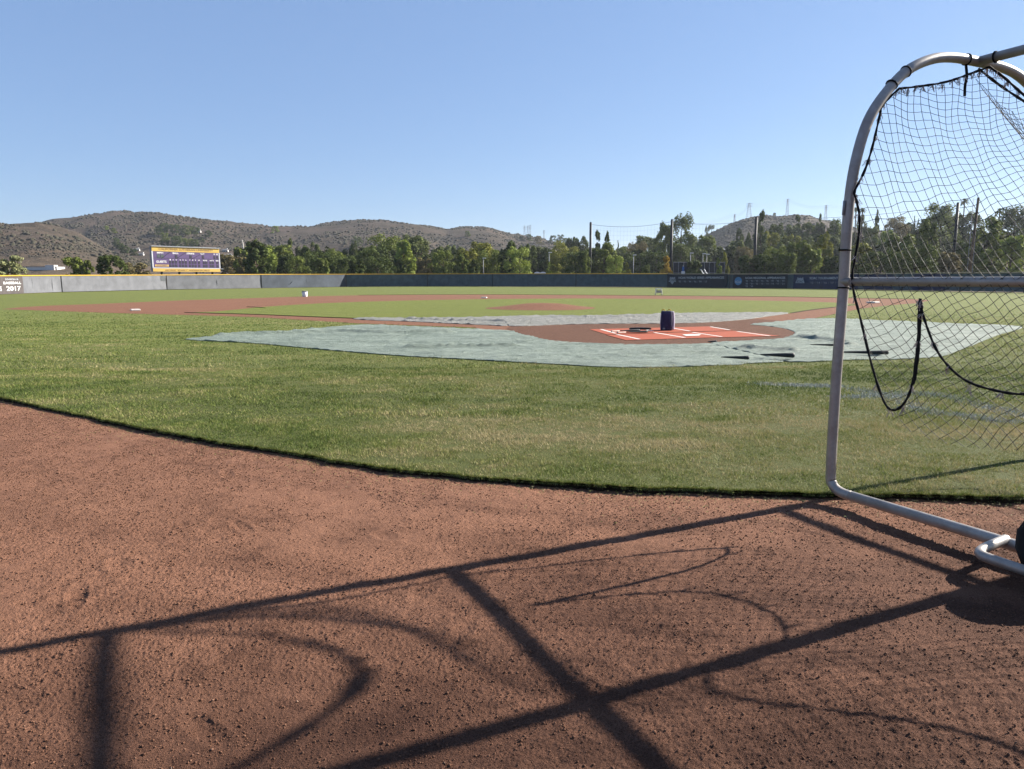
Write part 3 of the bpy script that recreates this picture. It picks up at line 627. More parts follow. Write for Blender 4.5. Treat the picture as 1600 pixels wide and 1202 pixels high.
def paint_marks():
    m = MB(); r_ = np.random.default_rng(5)
    for pts in ([(1310, 622), (1380, 618), (1450, 616), (1530, 632), (1600, 652)], [(1330, 608), (1400, 622), (1440, 642), (1500, 650), (1580, 660)], [(1190, 600), (1250, 603), (1310, 604)]):
        P = smooth_path([G(x, y, 0) for x, y in pts], 60)
        for p in P:
            for k in range(11):
                q = p+np.array([r_.normal(0, .10), r_.normal(0, .09), 0]); w_ = r_.uniform(.003, .007); a = r_.uniform(0, 6.28); h_ = r_.uniform(.012, .03)
                m.add([(q[0]-w_*math.cos(a), q[1]-w_*math.sin(a), .002), (q[0]+w_*math.cos(a), q[1]+w_*math.sin(a), .002), (q[0]+r_.normal(0, .01), q[1]+r_.normal(0, .01), h_)], [(0, 1, 2)])
    o = m.build('painted_grass', simple('pale blue marking paint on blades', (.55, .57, .52), .8, .2)); tag(o, 'pale blue-white paint marks sprayed on the grass behind the cage net', 'grass', kind='stuff')
paint_marks()

# ------------------------------------------------------------------ portable batting cage
CO = np.array([2.15, 4.71, 0.]); CW = np.array([.889, .457, 0]); CD = np.array([.457, -.889, 0])
HWID = 1.17; BAY = 1.33; CZ = .045
def cp(u, v, z): return (u, v, z)              # cage space: x across, y along, z up
def cage():
    root = empty('batting_cage', (CO[0], CO[1], GZ), 'rolling batting cage of bent grey aluminium pipes with black netting on the dirt edge', 'batting cage')
    X = Vector(CW); Y = Vector(CD); Zv = Vector((0, 0, 1))
    # right-handed frame: across, -along, up
    root.matrix_world = Matrix(((X[0], -Y[0], 0, CO[0]), (X[1], -Y[1], 0, CO[1]), (0, 0, 1, GZ), (0, 0, 0, 1)))
    g = -GZ
    def P(u, v, z): return np.array([u, -v-.034*u, z+g])
    R = .033
    TOP = 2.925; W2 = 2*HWID
    def hoop_half():
        return [(0, .13), (-.006, .35), (-.006, .8), (0, 1.11), (.008, 1.44), (.006, 1.75), (.018, 2.02), (.058, 2.24), (.135, 2.45), (.265, 2.62), (.455, 2.785), (.68, 2.885), (.9, 2.925), (HWID, 2.93)]
    half = hoop_half()
    def hoop(v, bend, name='hoop_pipe'):
        pts = []
        if bend: pts += [P(0, v+.16, CZ), P(0, v+.10, CZ+.002), P(0, v+.045, CZ+.018), P(0, v+.012, CZ+.05)]
        pts += [P(u, v, z) for u, z in half]+[P(W2-u, v, z) for u, z in half[::-1][1:]]
        if bend: pts += [P(W2, v+.012, CZ+.05), P(W2, v+.045, CZ+.018), P(W2, v+.10, CZ+.002), P(W2, v+.16, CZ)]
        m = MB(); m.tube(smooth_path(pts, 4), R, 16); m.build(name, M['pipe'], root, True)
    hoop(0, True); hoop(BAY, False); hoop(2*BAY, False)
    for side, u0 in ((-1, 0), (1, W2)):
        m = MB(); m.tube([P(u0, .16, CZ), P(u0, 2.75, CZ)], R, 16); m.build('base_rail', M['pipe'], root, True)
        zm = 1.44 if side < 0 else 1.47
        m = MB(); m.tube([P(u0, .0, zm), P(u0, 2.66, zm)], .027, 16); m.build('side_rail', M['pipe'], root, True)
        # outrigger loop round the wheel
        o = .36*side
        lp_ = [P(u0, 1.12, CZ+.02), P(u0+o*.35, 1.135, CZ+.02), P(u0+o*.75, 1.16, CZ+.02), P(u0+o*.95, 1.20, CZ+.02), P(u0+o, 1.28, CZ+.02), P(u0+o, 1.5, CZ+.02), P(u0+o*.95, 1.6, CZ+.02), P(u0+o*.8, 1.65, CZ+.02), P(u0+o*.4, 1.66, CZ+.02), P(u0, 1.66, CZ+.02)]
        m = MB(); m.tube(smooth_path(lp_, 5), .026, 14); m.build('wheel_guard', M['pipe'], root, True)
        # wheel
        wc = np.array([u0+.17*side, -1.47, .19])
        m = MB(); N = 28; prof = [(.11, -.035), (.13, -.055), (.17, -.06), (.195, -.045), (.205, 0), (.195, .045), (.17, .06), (.13, .055), (.11, .035)]; Pp = []; F = []
        for k in range(N):
            a = 2*math.pi*k/N
            for r, x in prof: rr = r+(.004 if (k % 2 and r > .19) else 0); Pp.append(wc+np.array([x, rr*math.cos(a), rr*math.sin(a)]))
        q = len(prof)
        for k in range(N):
            for j in range(q): F.append((k*q+j, ((k+1) % N)*q+j, ((k+1) % N)*q+(j+1) % q, k*q+(j+1) % q))
        m.add(Pp, F); wh = m.build('wheel', M['rubber'], root, True)
        m = MB(); 
        for x0, x1, r in ((-.028, .028, .112), (-.05, .05, .03)):
            Pp = [wc+np.array([x, r*math.cos(2*math.pi*k/16), r*math.sin(2*math.pi*k/16)]) for x in (x0, x1) for k in range(16)]
            m.add(Pp, [tuple(range(16)), tuple(range(31, 15, -1))]+[(k, (k+1) % 16, 16+(k+1) % 16, 16+k) for k in range(16)])
        hb = m.build('hub', M['hub'], wh)
        m = MB(); m.tube([wc+np.array([-.24, 0, 0]), wc+np.array([.24, 0, 0])], .014, 8)
        m.tube([wc+np.array([.19*-side, 0, 0]), P(u0, 1.37, CZ)], .014, 8); m.build('axle', M['pipe'], root, True)
    m = MB(); m.tube([P(HWID, -.0, 2.93), P(HWID, 2.66, 2.93)], R*.95, 16); m.build('ridge_pipe', M['pipe'], root, True)
    # black straps round the pipes
    m = MB()
    def strap(u, v, z, t):
        t = np.array(t, float); t /= np.linalg.norm(t); a = np.cross(t, [0, 1, .1]); a /= np.linalg.norm(a); b = np.cross(t, a); c = P(u, v, z)
        m = MB()
        for o_ in (.001,): m.tube([c+t*o_+.0345*(math.cos(k*.524)*a+math.sin(k*.524)*b) for k in range(12)], .0062, 6, closed=True)
        m.build('strap', M['black'], root, True)
    strap(.455, 0, 2.785, (1, 0, .6)); strap(.33, 0, 2.69, (1, 0, 1)); strap(1.05, 0, 2.93, (1, 0, 0)); strap(.01, 0, 1.40, (0, 0, 1)); strap(.0, 0, 1.64, (0, 0, 1)); strap(HWID, .12, 2.93, (0, 1, 0))
    m = MB(); m.tube(smooth_path([P(1.05, 0, 2.90), P(1.055, .01, 2.82), P(1.045, .01, 2.76), P(1.05, .01, 2.69)], 4), .009, 7); m.build('strap', M['black'], root, True)
    m = MB(); m.tube([P(-.03, -.002, 1.95), P(-.034, -.002, 1.86)], .008, 6); m.tube([P(.04, .0, 1.42), P(.037, 0, 1.9), P(.04, 0, 2.0)], .006, 6); m.build('tie_rod', M['steel'], root, True)
    # ---- ropes
    def rope(pts, r, name='net_rope', par=root, sub=6):
        m = MB(); Q = smooth_path([P(*p) for p in pts], sub)
        rr = [r*(1+.22*math.sin(i*2.1)+.12*math.sin(i*5.3)) for i in range(len(Q))]
        m.tube(Q, rr, 6); return m.build(name, M['black'], par, True)
    # the hanging sheet: depth of the net surface, from the hoop plane above to the side plane below
    Wi = np.linalg.inv(np.array([[CW[0], -CD[0]], [CW[1], -CD[1]]]))
    def sideD(x):
        n = np.array([-CD[1], CD[0]]); r = ray(x, 520); return float((CO[:2]@n)/(np.array([r[0]/r[1], 1.])@n))
    def depth(x, y):
        up_d = np.interp(x, [1300, 1335, 1402, 1470, 1540, 1600, 1680, 1760], [4.71, 4.72, 4.90, 5.05, 5.22, 4.95, 4.55, 4.2]); lo_d = sideD(x)
        y0 = 150+.9*float(np.clip(x-1580, 0, 170)); return up_d+(lo_d-up_d)*float(sstep(y0, 440, y))
    def N3(x, y):
        p = AT(x, y, depth(x, y)); q = Wi@(p[:2]-CO[:2]); return np.array([q[0], q[1], p[2]-GZ])
    topL = [(1546, 104.5), (1514, 116), (1479, 128), (1437, 135), (1405, 138.5)]
    leftL = [(1405, 138.5), (1380, 163), (1374, 183), (1363.6, 228), (1351, 267), (1335.5, 299), (1338, 312), (1343, 340), (1341, 375), (1332, 428), (1334, 456), (1345, 500), (1362, 570), (1380, 625), (1395, 641), (1412, 631), (1425, 602), (1433, 545), (1436.5, 478), (1438, 468), (1440, 480), (1443, 495), (1460, 540), (1480, 570), (1510, 595), (1550, 609), (1600, 616), (1650, 605), (1680, 580), (1687, 540)]
    rightL = [(1546, 104.5), (1570, 122), (1602, 150), (1650, 183), (1700, 190), (1750, 172)]
    nets = empty('net', (0, 0, 0), None, None); nets.parent = root
    def rope2(pts, r, sub=6):
        m = MB(); Q = smooth_path([N3(*p) for p in smooth_path([(a, b, 0) for a, b in pts], sub) for p in [p[:2]]], 1)
        m.tube(Q, [r*(1+.2*math.sin(i*2.1)+.12*math.sin(i*5.3)) for i in range(len(Q))], 6); m.build('net_rope', M['black'], root, True); return Q
    q1 = rope2(topL, .0075); q2 = rope2(leftL, .0078); q3 = rope2(rightL, .0085)
    rope2([(1622, 163), (1650, 180), (1690, 190), (1730, 180), (1756, 168)], .016)  # extra thick bundle out of view, added to darken the hooked shadow
    rope2([(1438, 470), (1437, 520), (1434, 560), (1430, 590), (1427, 600)], .008)
    rope([(0, 1.33, 1.15), (0, 1.45, 1.2), (0, 1.62, 1.12), (0, 1.85, .98), (0, 2.03, .91), (0, 2.25, .88), (0, 2.5, 1.0), (0, 2.66, 1.2)], .0085)
    rope([(HWID, .78, 2.42), (HWID, .92, 2.47), (HWID, 1.06, 2.60), (HWID, 1.25, 2.80), (HWID, 1.33, 2.88)], .015)  # out of view, thickened to strengthen the same cast shadow
    rope([(HWID+.02, 0, 2.885), (1.45, 0, 2.80), (1.75, 0, 2.72), (1.94, 0, 2.672)], .0085)
    rope([(1.94, 0, 2.672), (2.12, 0, 2.42), (2.28, 0, 1.98), (2.34, .05, 1.45), (2.34, .3, .75), (2.34, .7, .7), (2.34, 1.1, .75), (2.34, 1.33, 1.3)], .0085)
    # tufts of pale lashing twine along the ropes
    r_ = np.random.default_rng(2); m = MB()
    for Q, st_ in ((q1, 2), (q2[:60], 5), (q2[60:], 7), (q3, 3)):
        for q in Q[1::st_]:
            m = MB()
            for _ in range(4):
                a = q+r_.normal(0, .006, 3); b = a+np.array([r_.normal(0, .012), r_.normal(0, .012), -abs(r_.normal(.028, .012))]); c = a+np.array([r_.normal(0, .012), r_.normal(0, .012), -abs(r_.normal(.03, .015))])
                m.tube([a, b, c, a], .0021, 4, cap=False)
            m.build('lashing_twine', M['tuft'], root)
    # ---- netting: square mesh draped as a sheet from ridge to the sides
    def prof_edge(m_):
        return m_
    LQ = 3.05
    qk = np.array([0, .22, .42, .62, .80, .88, 1.08, 1.32, 1.56, 1.75, 2.05, 2.35, 2.75, 3.05])/3.05
    eu = np.array([HWID, 1.0, .80, .62, .47, .40, .24, .12, .05, .03, .01, .0, .0, .02]); ez = np.array([2.89, 2.84, 2.765, 2.705, 2.675, 2.66, 2.42, 2.18, 1.95, 1.75, 1.45, 1.15, .8, .62])
    mu = np.array([HWID, 1.05, .88, .70, .56, .50, .38, .28, .20, .16, .12, .11, .14, .28]); mz = np.array([2.46, 2.32, 2.20, 2.12, 2.06, 2.03, 1.93, 1.80, 1.66, 1.50, 1.22, .95, .66, .50])
    def sheet(p, v, side):
        q = np.clip(v/LQ, 0, 1); s = np.clip(p/BAY, 0, 1); wgt = (4*s*(1-s))**.75
        u = np.interp(q, qk, eu)*(1-wgt)+np.interp(q, qk, mu)*wgt; z = np.interp(q, qk, ez)*(1-wgt)+np.interp(q, qk, mz)*wgt
        u = u+.018*np.sin(9*p+4*v)*wgt+.012*np.sin(17*v-6*p)*wgt
        z = z+.012*np.sin(11*p+2*v)*wgt
        if side > 0: u = W2-u
        return np.stack([u, -p, z+g], -1)
    st = .052
    def main_net():
        poly = [p[:2] for p in smooth_path([(a, b, 0) for a, b in topL], 4)]+[p[:2] for p in smooth_path([(a, b, 0) for a, b in leftL[:14]], 4)]+[(1384, 640), (1400, 662), (1430, 679), (1470, 692), (1520, 700), (1580, 704), (1640, 704), (1700, 690), (1735, 640), (1750, 500), (1735, 450), (1660, 432), (1636, 400), (1632, 300), (1630, 172)]+[p[:2] for p in smooth_path([(a, b, 0) for a, b in rightL[:3][::-1]], 4)]
        inside = lambda q: bool(inpoly(np.array([q[0]]), np.array([q[1]]), poly)[0])
        def mp(a, b):                    # weave coordinates (rows of the mesh) to the drawn shape of the hanging sheet
            k = float(sstep(20, 300, b)); A = .95*(max(0, b-60)-120*(1-math.exp(-max(0, b-60)/120))) if b > 60 else 0
            H = (1-k)*(-.0012*(a-50)**2)-.56*a*k
            x = 1490+a+A; y = 108+b+H
            lowm = float(sstep(560, 700, y)); x += 10*math.sin(y*.045+a*.02)*lowm+2.2*math.sin(a*.09+b*.05); y += 2.4*math.sin(a*.11-b*.04)-lowm*14*math.sin(a*.03)
            return (x, y)
        NA = np.arange(-820, 420, 11.5); NB = np.arange(-60, 760, 10.5); G2 = [[mp(a, b) for b in NB] for a in NA]; IN = [[inside(q) for q in row] for row in G2]
        r = .0018; V = []; F = []; cnt = 0
        def seg(p, q):
            a, b = P3(p), P3(q); t = b-a; L = np.linalg.norm(t)
            if L < 1e-4 or L > .25: return
            md = (a+b)/2+np.array([0, 0, -.018*L]); t = t/L; N = np.cross(t, [.3, .2, .93]); N /= np.linalg.norm(N); B = np.cross(t, N); base = len(V)
            for c in (a, md, b):
                for an in (0, 2.094, 4.189): V.append(c+r*(math.cos(an)*N+math.sin(an)*B))
            for r0 in (0, 3):
                for j in range(3): F.append((base+r0+j, base+r0+(j+1) % 3, base+r0+3+(j+1) % 3, base+r0+3+j))
        P3 = lambda q: N3(q[0], q[1])
        for i in range(len(NA)):
            for j in range(len(NB)):
                for di, dj in ((1, 0), (0, 1)):
                    i2, j2 = i+di, j+dj
                    if i2 >= len(NA) or j2 >= len(NB): continue
                    a, b = G2[i][j], G2[i2][j2]; ia, ib = IN[i][j], IN[i2][j2]
                    if not (ia or ib): continue
                    if ia and ib: seg(a, b); continue
                    if not ia: a, b = b, a
                    l, h = 0., 1.
                    for _ in range(10):
                        m_ = (l+h)/2; q = (a[0]+(b[0]-a[0])*m_, a[1]+(b[1]-a[1])*m_)
                        if inside(q): l = m_
                        else: h = m_
                    seg(a, (a[0]+(b[0]-a[0])*l, a[1]+(b[1]-a[1])*l))
        V = np.array(V); F = np.array(F)
        kp = np.array([P3(G2[i][j]) for i in range(len(NA)) for j in range(len(NB)) if IN[i][j]]); n = len(kp); oc = np.array([(1, 0, 0), (0, 1, 0), (-1, 0, 0), (0, -1, 0), (0, 0, 1), (0, 0, -1.)])*.0036
        base = len(V)+np.arange(n)*6; K3 = np.concatenate([np.stack([base+i, base+j, base+k_], -1) for i, j, k_ in ((0, 1, 4), (1, 2, 4), (2, 3, 4), (3, 0, 4), (1, 0, 5), (2, 1, 5), (3, 2, 5), (0, 3, 5))])
        mesh_np('netting', np.concatenate([V, (kp[:, None]+oc[None]).reshape(-1, 3)]), [F, K3], M['twine'], False, root)
    def netting(v0, side, name='netting', vmin=.012, qmax=9):
        # lattice coordinates (s, t): squares at the ridge, sheared into diamonds lower down
        S = np.arange(-3.2, 3.4, st); T = np.arange(-1.2, 4.8, st)
        SS, TT = np.meshgrid(S, T, indexing='ij')
        A = .62*np.log1p(np.exp((TT-.75)/.22))*.22; k = 1/(1+np.exp(-(TT-.7)/.35))
        Pv = SS+A; Qv = TT-.52*SS*k-.0
        wob = .012*vnoise(Pv, Qv, .25, 61); Pv = Pv+wob; Qv = Qv+.014*vnoise(Pv, Qv, .2, 62)
        # pull cells towards the left post, as hanging rope does
        bot = np.interp(Pv/BAY, [0, .08, .2, .33, .6, .85, 1], [2.35, 2.6, 2.85, 3.0, 3.05, 3.05, 2.7])
        ok = (Pv >= vmin) & (Pv <= BAY-.01) & (Qv >= .02) & (Qv <= np.minimum(bot, qmax))
        C_ = sheet(Pv, Qv, side); C_[..., 1] -= v0
        wr = .0022 if side < 0 else .0012; tri = [np.array([math.cos(a), math.sin(a)]) for a in (0, 2.094, 4.189)]
        Vs = []; cnt = 0; Fs = []
        for ax in (0, 1):
            a = C_[:-1, :] if ax == 0 else C_[:, :-1]; b = C_[1:, :] if ax == 0 else C_[:, 1:]
            kk = (ok[:-1, :] & ok[1:, :]) if ax == 0 else (ok[:, :-1] & ok[:, 1:])
            a = a[kk]; b = b[kk]; n = len(a); t = b-a; L = np.linalg.norm(t, axis=1, keepdims=True); t = t/(L+1e-9)
            mid = (a+b)/2+np.array([0, 0, -1.])*L*.02
            rf = np.tile(np.array([.3, .2, .93]), (n, 1)); N = np.cross(t, rf); N /= np.linalg.norm(N, axis=1, keepdims=True)+1e-9; B = np.cross(t, N)
            ring = lambda c: np.stack([c+wr*(d[0]*N+d[1]*B) for d in tri], 1)
            V = np.concatenate([ring(a), ring(mid), ring(b)], 1).reshape(-1, 3); base = cnt+np.arange(n)*9
            for r0 in (0, 3):
                for j in range(3):
                    j2 = (j+1) % 3; Fs.append(np.stack([base+r0+j, base+r0+j2, base+r0+3+j2, base+r0+3+j], -1))
            Vs.append(V); cnt += len(V)
        # knots
        kp = C_[ok]; n = len(kp); octa = np.array([(1, 0, 0), (0, 1, 0), (-1, 0, 0), (0, -1, 0), (0, 0, 1), (0, 0, -1.)])*.0034
        V = (kp[:, None]+octa[None]).reshape(-1, 3); base = cnt+np.arange(n)*6
        K3 = [np.stack([base+i, base+j, base+k_], -1) for i, j, k_ in ((0, 1, 4), (1, 2, 4), (2, 3, 4), (3, 0, 4), (1, 0, 5), (2, 1, 5), (3, 2, 5), (0, 3, 5))]
        Vs.append(V)
        return mesh_np(name, np.concatenate(Vs), [np.concatenate(Fs), np.concatenate(K3)], M['twine'], False, root)
    netting(0, -1, vmin=1.06, qmax=1.55); netting(0, 1); netting(BAY, 1); netting(BAY, -1)
    main_net()
    bpy.data.objects.remove(nets)
cage()

# ------------------------------------------------------------------ outfield fence, banners, scoreboard
def lettering(txt, w, h, mat, par, loc, ux, bold=.0, name='lettering', font_shear=0, align='CENTER', nrm=None):
    """flat raised letters, w x h metres, centred at loc, running along unit vector ux, upright"""
    cu = bpy.data.curves.new('txt', 'FONT'); cu.body = txt; cu.size = 1; cu.align_x = 'CENTER'; cu.align_y = 'CENTER'; cu.offset = bold; cu.extrude = .0; cu.shear = font_shear; cu.resolution_u = 3
    ob = bpy.data.objects.new('txt', cu); COL.objects.link(ob); bpy.context.view_layer.update()
    dg = bpy.context.evaluated_depsgraph_get(); me = bpy.data.meshes.new_from_object(ob.evaluated_get(dg)); bpy.data.objects.remove(ob); bpy.data.curves.remove(cu)
    co_ = np.empty(len(me.vertices)*3); me.vertices.foreach_get('co', co_); co_ = co_.reshape(-1, 3)
    mn, mx = co_.min(0), co_.max(0); s = (co_-(mn+mx)/2)/(mx-mn+1e-9)
    ux = np.array(ux, float); P = np.array(loc)+s[:, :1]*w*ux+s[:, 1:2]*h*np.array([0, 0, 1.])
    me.vertices.foreach_set('co', P.astype(np.float32).ravel()); me.materials.clear(); me.materials.append(mat); me.update(); me.name = name
    o = bpy.data.objects.new(name, me); COL.objects.link(o); o.parent = par; return o
def fence_pt(px):
    xs = [f[0] for f in FENCE]; i = max(0, min(len(xs)-2, int(np.searchsorted(xs, px))-1))
    a, b = FW[i][0], FW[i+1][0]; lo_, hi = 0., 1.
    for _ in range(40):                                   # where the line of sight meets this wall segment
        t = (lo_+hi)/2; p = a+(b-a)*t; X = 800+FPX*p[0]/(p[1]*math.cos(PITCH)+(CAMH)*math.sin(PITCH))
        if X < px: lo_ = t
        else: hi = t
    return a+(b-a)*t, FW[i][1]+(FW[i+1][1]-FW[i][1])*t
def fence():
    root = empty('outfield_fence', (FW[6][0][0], FW[6][0][1], 0), 'long grey outfield fence with windscreen panels, dark posts and a yellow top cap', 'fence')
    root.location = (0, 0, 0)
    n = len(FW)
    for i in range(n-1):
        (a, ha), (b, hb) = FW[i], FW[i+1]; K = max(6, int(np.linalg.norm(b-a)/1.2)); V = []; F = []
        nrm = np.array([b[1]-a[1], -(b[0]-a[0])]); nrm /= np.linalg.norm(nrm)
        if nrm@(-(a+b)/2) < 0: nrm = -nrm
        for k in range(K+1):
            t = k/K; p = a+(b-a)*t; H = ha+(hb-ha)*t
            for j in range(5):
                z = .06+(H-.1)*j/4; off = .10*max(0, float(vnoise(np.array([i*50+k*1.]), np.array([j*.8]), 2.2, 3)[0]))*math.sin(math.pi*j/4)
                V.append((p[0]-nrm[0]*off, p[1]-nrm[1]*off, z))
        for k in range(K):
            for j in range(4): F.append((k*5+j, (k+1)*5+j, (k+1)*5+j+1, k*5+j+1))
        m = MB(); m.add(V, F); m.build('windscreen_panel', M['screen'] if i < 5 else (M['screen_m'] if i == 5 else M['screen_d']), root, True)
        # dark seam post
        m = MB(); q = b+nrm*.05; m.tube([(q[0], q[1], 0), (q[0], q[1], hb+.02)], .055 if i != 1 else .02, 8); m.build('post', M['fpost'], root)
    for i in (2, 3, 4, 5, 6, 7, 8, 9, 10, 12, 14, 15):
        (a, ha), (b, hb) = FW[i], FW[i+1]
        for t in (.25, .5, .75):
            q = a+(b-a)*t; H = ha+(hb-ha)*t; nrm = -(q/np.linalg.norm(q)); q = q+nrm*.03
            m = MB(); m.tube([(q[0]-nrm[0]*.12, q[1]-nrm[1]*.12, 0), (q[0]-nrm[0]*.12, q[1]-nrm[1]*.12, H+.03)], .035, 6); m.build('post', M['fpost'], root)
    m = MB(); m.tube([(p[0], p[1], H+.03) for p, H in FW[:11]], .075, 8); m.build('top_cap', M['yellow'], root, True)
    m = MB(); m.tube([(p[0], p[1], H+.03) for p, H in FW[10:]], .055, 8); m.build('top_cap', simple('shaded yellow top cap', (.42, .36, .22), .7), root, True)  # same yellow cap, its unlit look painted into the colour
    # tear in the screen
    p, H = fence_pt(455); m = MB(); q = p*.9985
    m.add([(q[0]-.35, q[1], .45), (q[0]+.05, q[1], .95), (q[0]+.35, q[1], 1.25), (q[0]+.15, q[1], .9)], [(0, 1, 2, 3)]); m.build('torn_hole', M['seam'], root)
    p, H = fence_pt(253); p2, _ = fence_pt(260); m = MB(); nn = p/np.linalg.norm(p)*.05
    m.add([(p[0]-nn[0], p[1]-nn[1], H*.62), (p2[0]-nn[0], p2[1]-nn[1], H*.62), (p2[0]-nn[0], p2[1]-nn[1], H*.95), (p[0]-nn[0], p[1]-nn[1], H*.95)], [(0, 1, 2, 3)]); m.build('patch', simple('grey patch', (.09, .10, .11), .8), root)
fence()
def banner(x0, x1, mat, label, items, lift=.12):
    """items: (kind, u0, u1, v0, v1, text, material) in fractions of the banner, v measured from the top"""
    (a, ha), (b, hb) = fence_pt(x0), fence_pt(x1); L = np.linalg.norm(b-a); ux = np.append((b-a)/L, 0); mid = (a+b)/2
    nrm = np.array([ux[1], -ux[0], 0]); nrm = nrm if nrm[:2]@(-mid) > 0 else -nrm
    H = (ha+hb)/2-.06; root = empty('banner', (0, 0, 0), label, 'banner', 'banners on the outfield fence')
    A = np.append(a, .03)+nrm*.15; m = MB(); B = A+ux*L; up_ = np.array([0, 0, H]); t = nrm*.02
    m.add([A, B, B+up_, A+up_, A-t, B-t, B+up_-t, A+up_-t], [(0, 1, 2, 3), (5, 4, 7, 6), (3, 2, 6, 7), (1, 5, 6, 2), (4, 0, 3, 7)]); m.build('banner_sheet', mat, root)
    for kind, u0, u1, v0, v1, txt, mt in items:
        c = A+ux*L*(u0+u1)/2+np.array([0, 0, H*(1-(v0+v1)/2)])+nrm*.012; w = L*(u1-u0); h = H*(v1-v0)
        if kind == 't': lettering(txt, w, h, mt, root, c+nrm*.012, ux, bold=.012)
        else:
            if kind == 'disc': P2 = [(math.cos(k*math.pi/14)*.5, math.sin(k*math.pi/14)*.5) for k in range(28)]
            elif kind == 'home': P2 = [(-.5, .5), (.5, .5), (.5, .1), (0, -.5), (-.5, .1)]
            elif kind == 'trap': P2 = [(-.38, .5), (.38, .5), (.5, -.5), (-.5, -.5)]
            elif kind == 'crown': P2 = [(-.5, -.5), (-.42, .5), (-.2, .1), (0, .3), (.2, .1), (.42, .5), (.5, -.5)]
            else: P2 = [(-.5, -.5), (.5, -.5), (.5, .5), (-.5, .5)]
            m = MB(); m.add([c+ux*w*p+np.array([0, 0, h*q]) for p, q in P2], [tuple(range(len(P2)))]); o = m.build('emblem', mt, root)
Lg, Lw = M['lett'], M['lettw']
def years(ys, u0, du, v0, v1, mat):
    out = []
    for i, y in enumerate(ys):
        out.append(('t', u0+du*i, u0+du*i+du*.52, v0, v1, y, mat))
        if i < len(ys)-1: out.append(('bar', u0+du*i+du*.755, u0+du*i+du*.775, v0, v1, '', mat))
    return out
Lm = simple('dim lettering', (.3, .32, .36), .6, .3, .1, 3)
banner(1044, 1137, M['ban_dark'], 'near-black banner reading NCAA WORLD SERIES APPEARANCES with shield emblem', [
    ('crown', .045, .15, .17, .32, '', Lm), ('trap', .03, .165, .30, .56, '', Lm), ('home', .065, .125, .5, .78, '', Lm), ('t', .04, .155, .33, .52, 'CWS', M['ban_dark']),
    ('t', .21, .96, .17, .33, 'NCAA WORLD SERIES APPEARANCES', Lg)]+years(["'92", "'93", "'94", "'96", "'99", "'17"], .21, .088, .47, .61, Lm))
banner(1146, 1231, M['ban_dark'], 'near-black banner reading NCAA REGIONAL APPEARANCES with light blue disc', [
    ('disc', .035, .175, .17, .77, '', M['ban_blue']), ('t', .045, .165, .44, .62, 'NCAA', Lg), ('t', .24, .96, .17, .32, 'NCAA REGIONAL APPEARANCES', Lg)]
    + years(["'92", "'93", "'94", "'95", "'96", "'97", "'98", "'99"], .245, .094, .40, .53, Lm)+years(["'00", "'01", "'02", "'12", "'13", "'14", "'17", "'21"], .245, .094, .60, .72, Lm)+years(["'22", "'23"], .245, .094, .79, .90, Lm))
banner(1241, 1342, M['ban_navy'], 'navy banner reading SCIAC TOURNAMENT, partly behind the cage post', [
    ('crown', .06, .17, .17, .38, '', Lm), ('trap', .035, .19, .36, .6, '', Lm), ('t', .06, .165, .40, .56, 'SCIAC', M['ban_navy']), ('t', .27, .98, .17, .33, 'SCIAC TOURNAMENT CHAMPIONS', Lg)]+years(["'12", "'14", "'16", "'17", "'19"], .28, .105, .5, .63, Lm))
banner(1352, 1478, M['ban_navy'], 'plain navy banner seen through the cage net below the side rail', [('t', .3, .95, .2, .36, 'SCIAC CHAMPIONS', Lg)]+years(["'93", "'94", "'96", "'99", "'03"], .3, .12, .52, .66, Lm))
banner(-90, 36, M['ban_brown'], 'dark grey banner reading CHAMPIONS 2017 at the left end of the fence', [
    ('t', .06, .69, .56, .82, 'NATIONAL CHAMPIONS', Lw), ('t', .755, .955, .56, .82, '2017', Lw), ('t', .72, .97, .30, .44, 'BASEBALL', Lw), ('t', .75, .93, .12, .21, 'DIVISION III', Lg)])

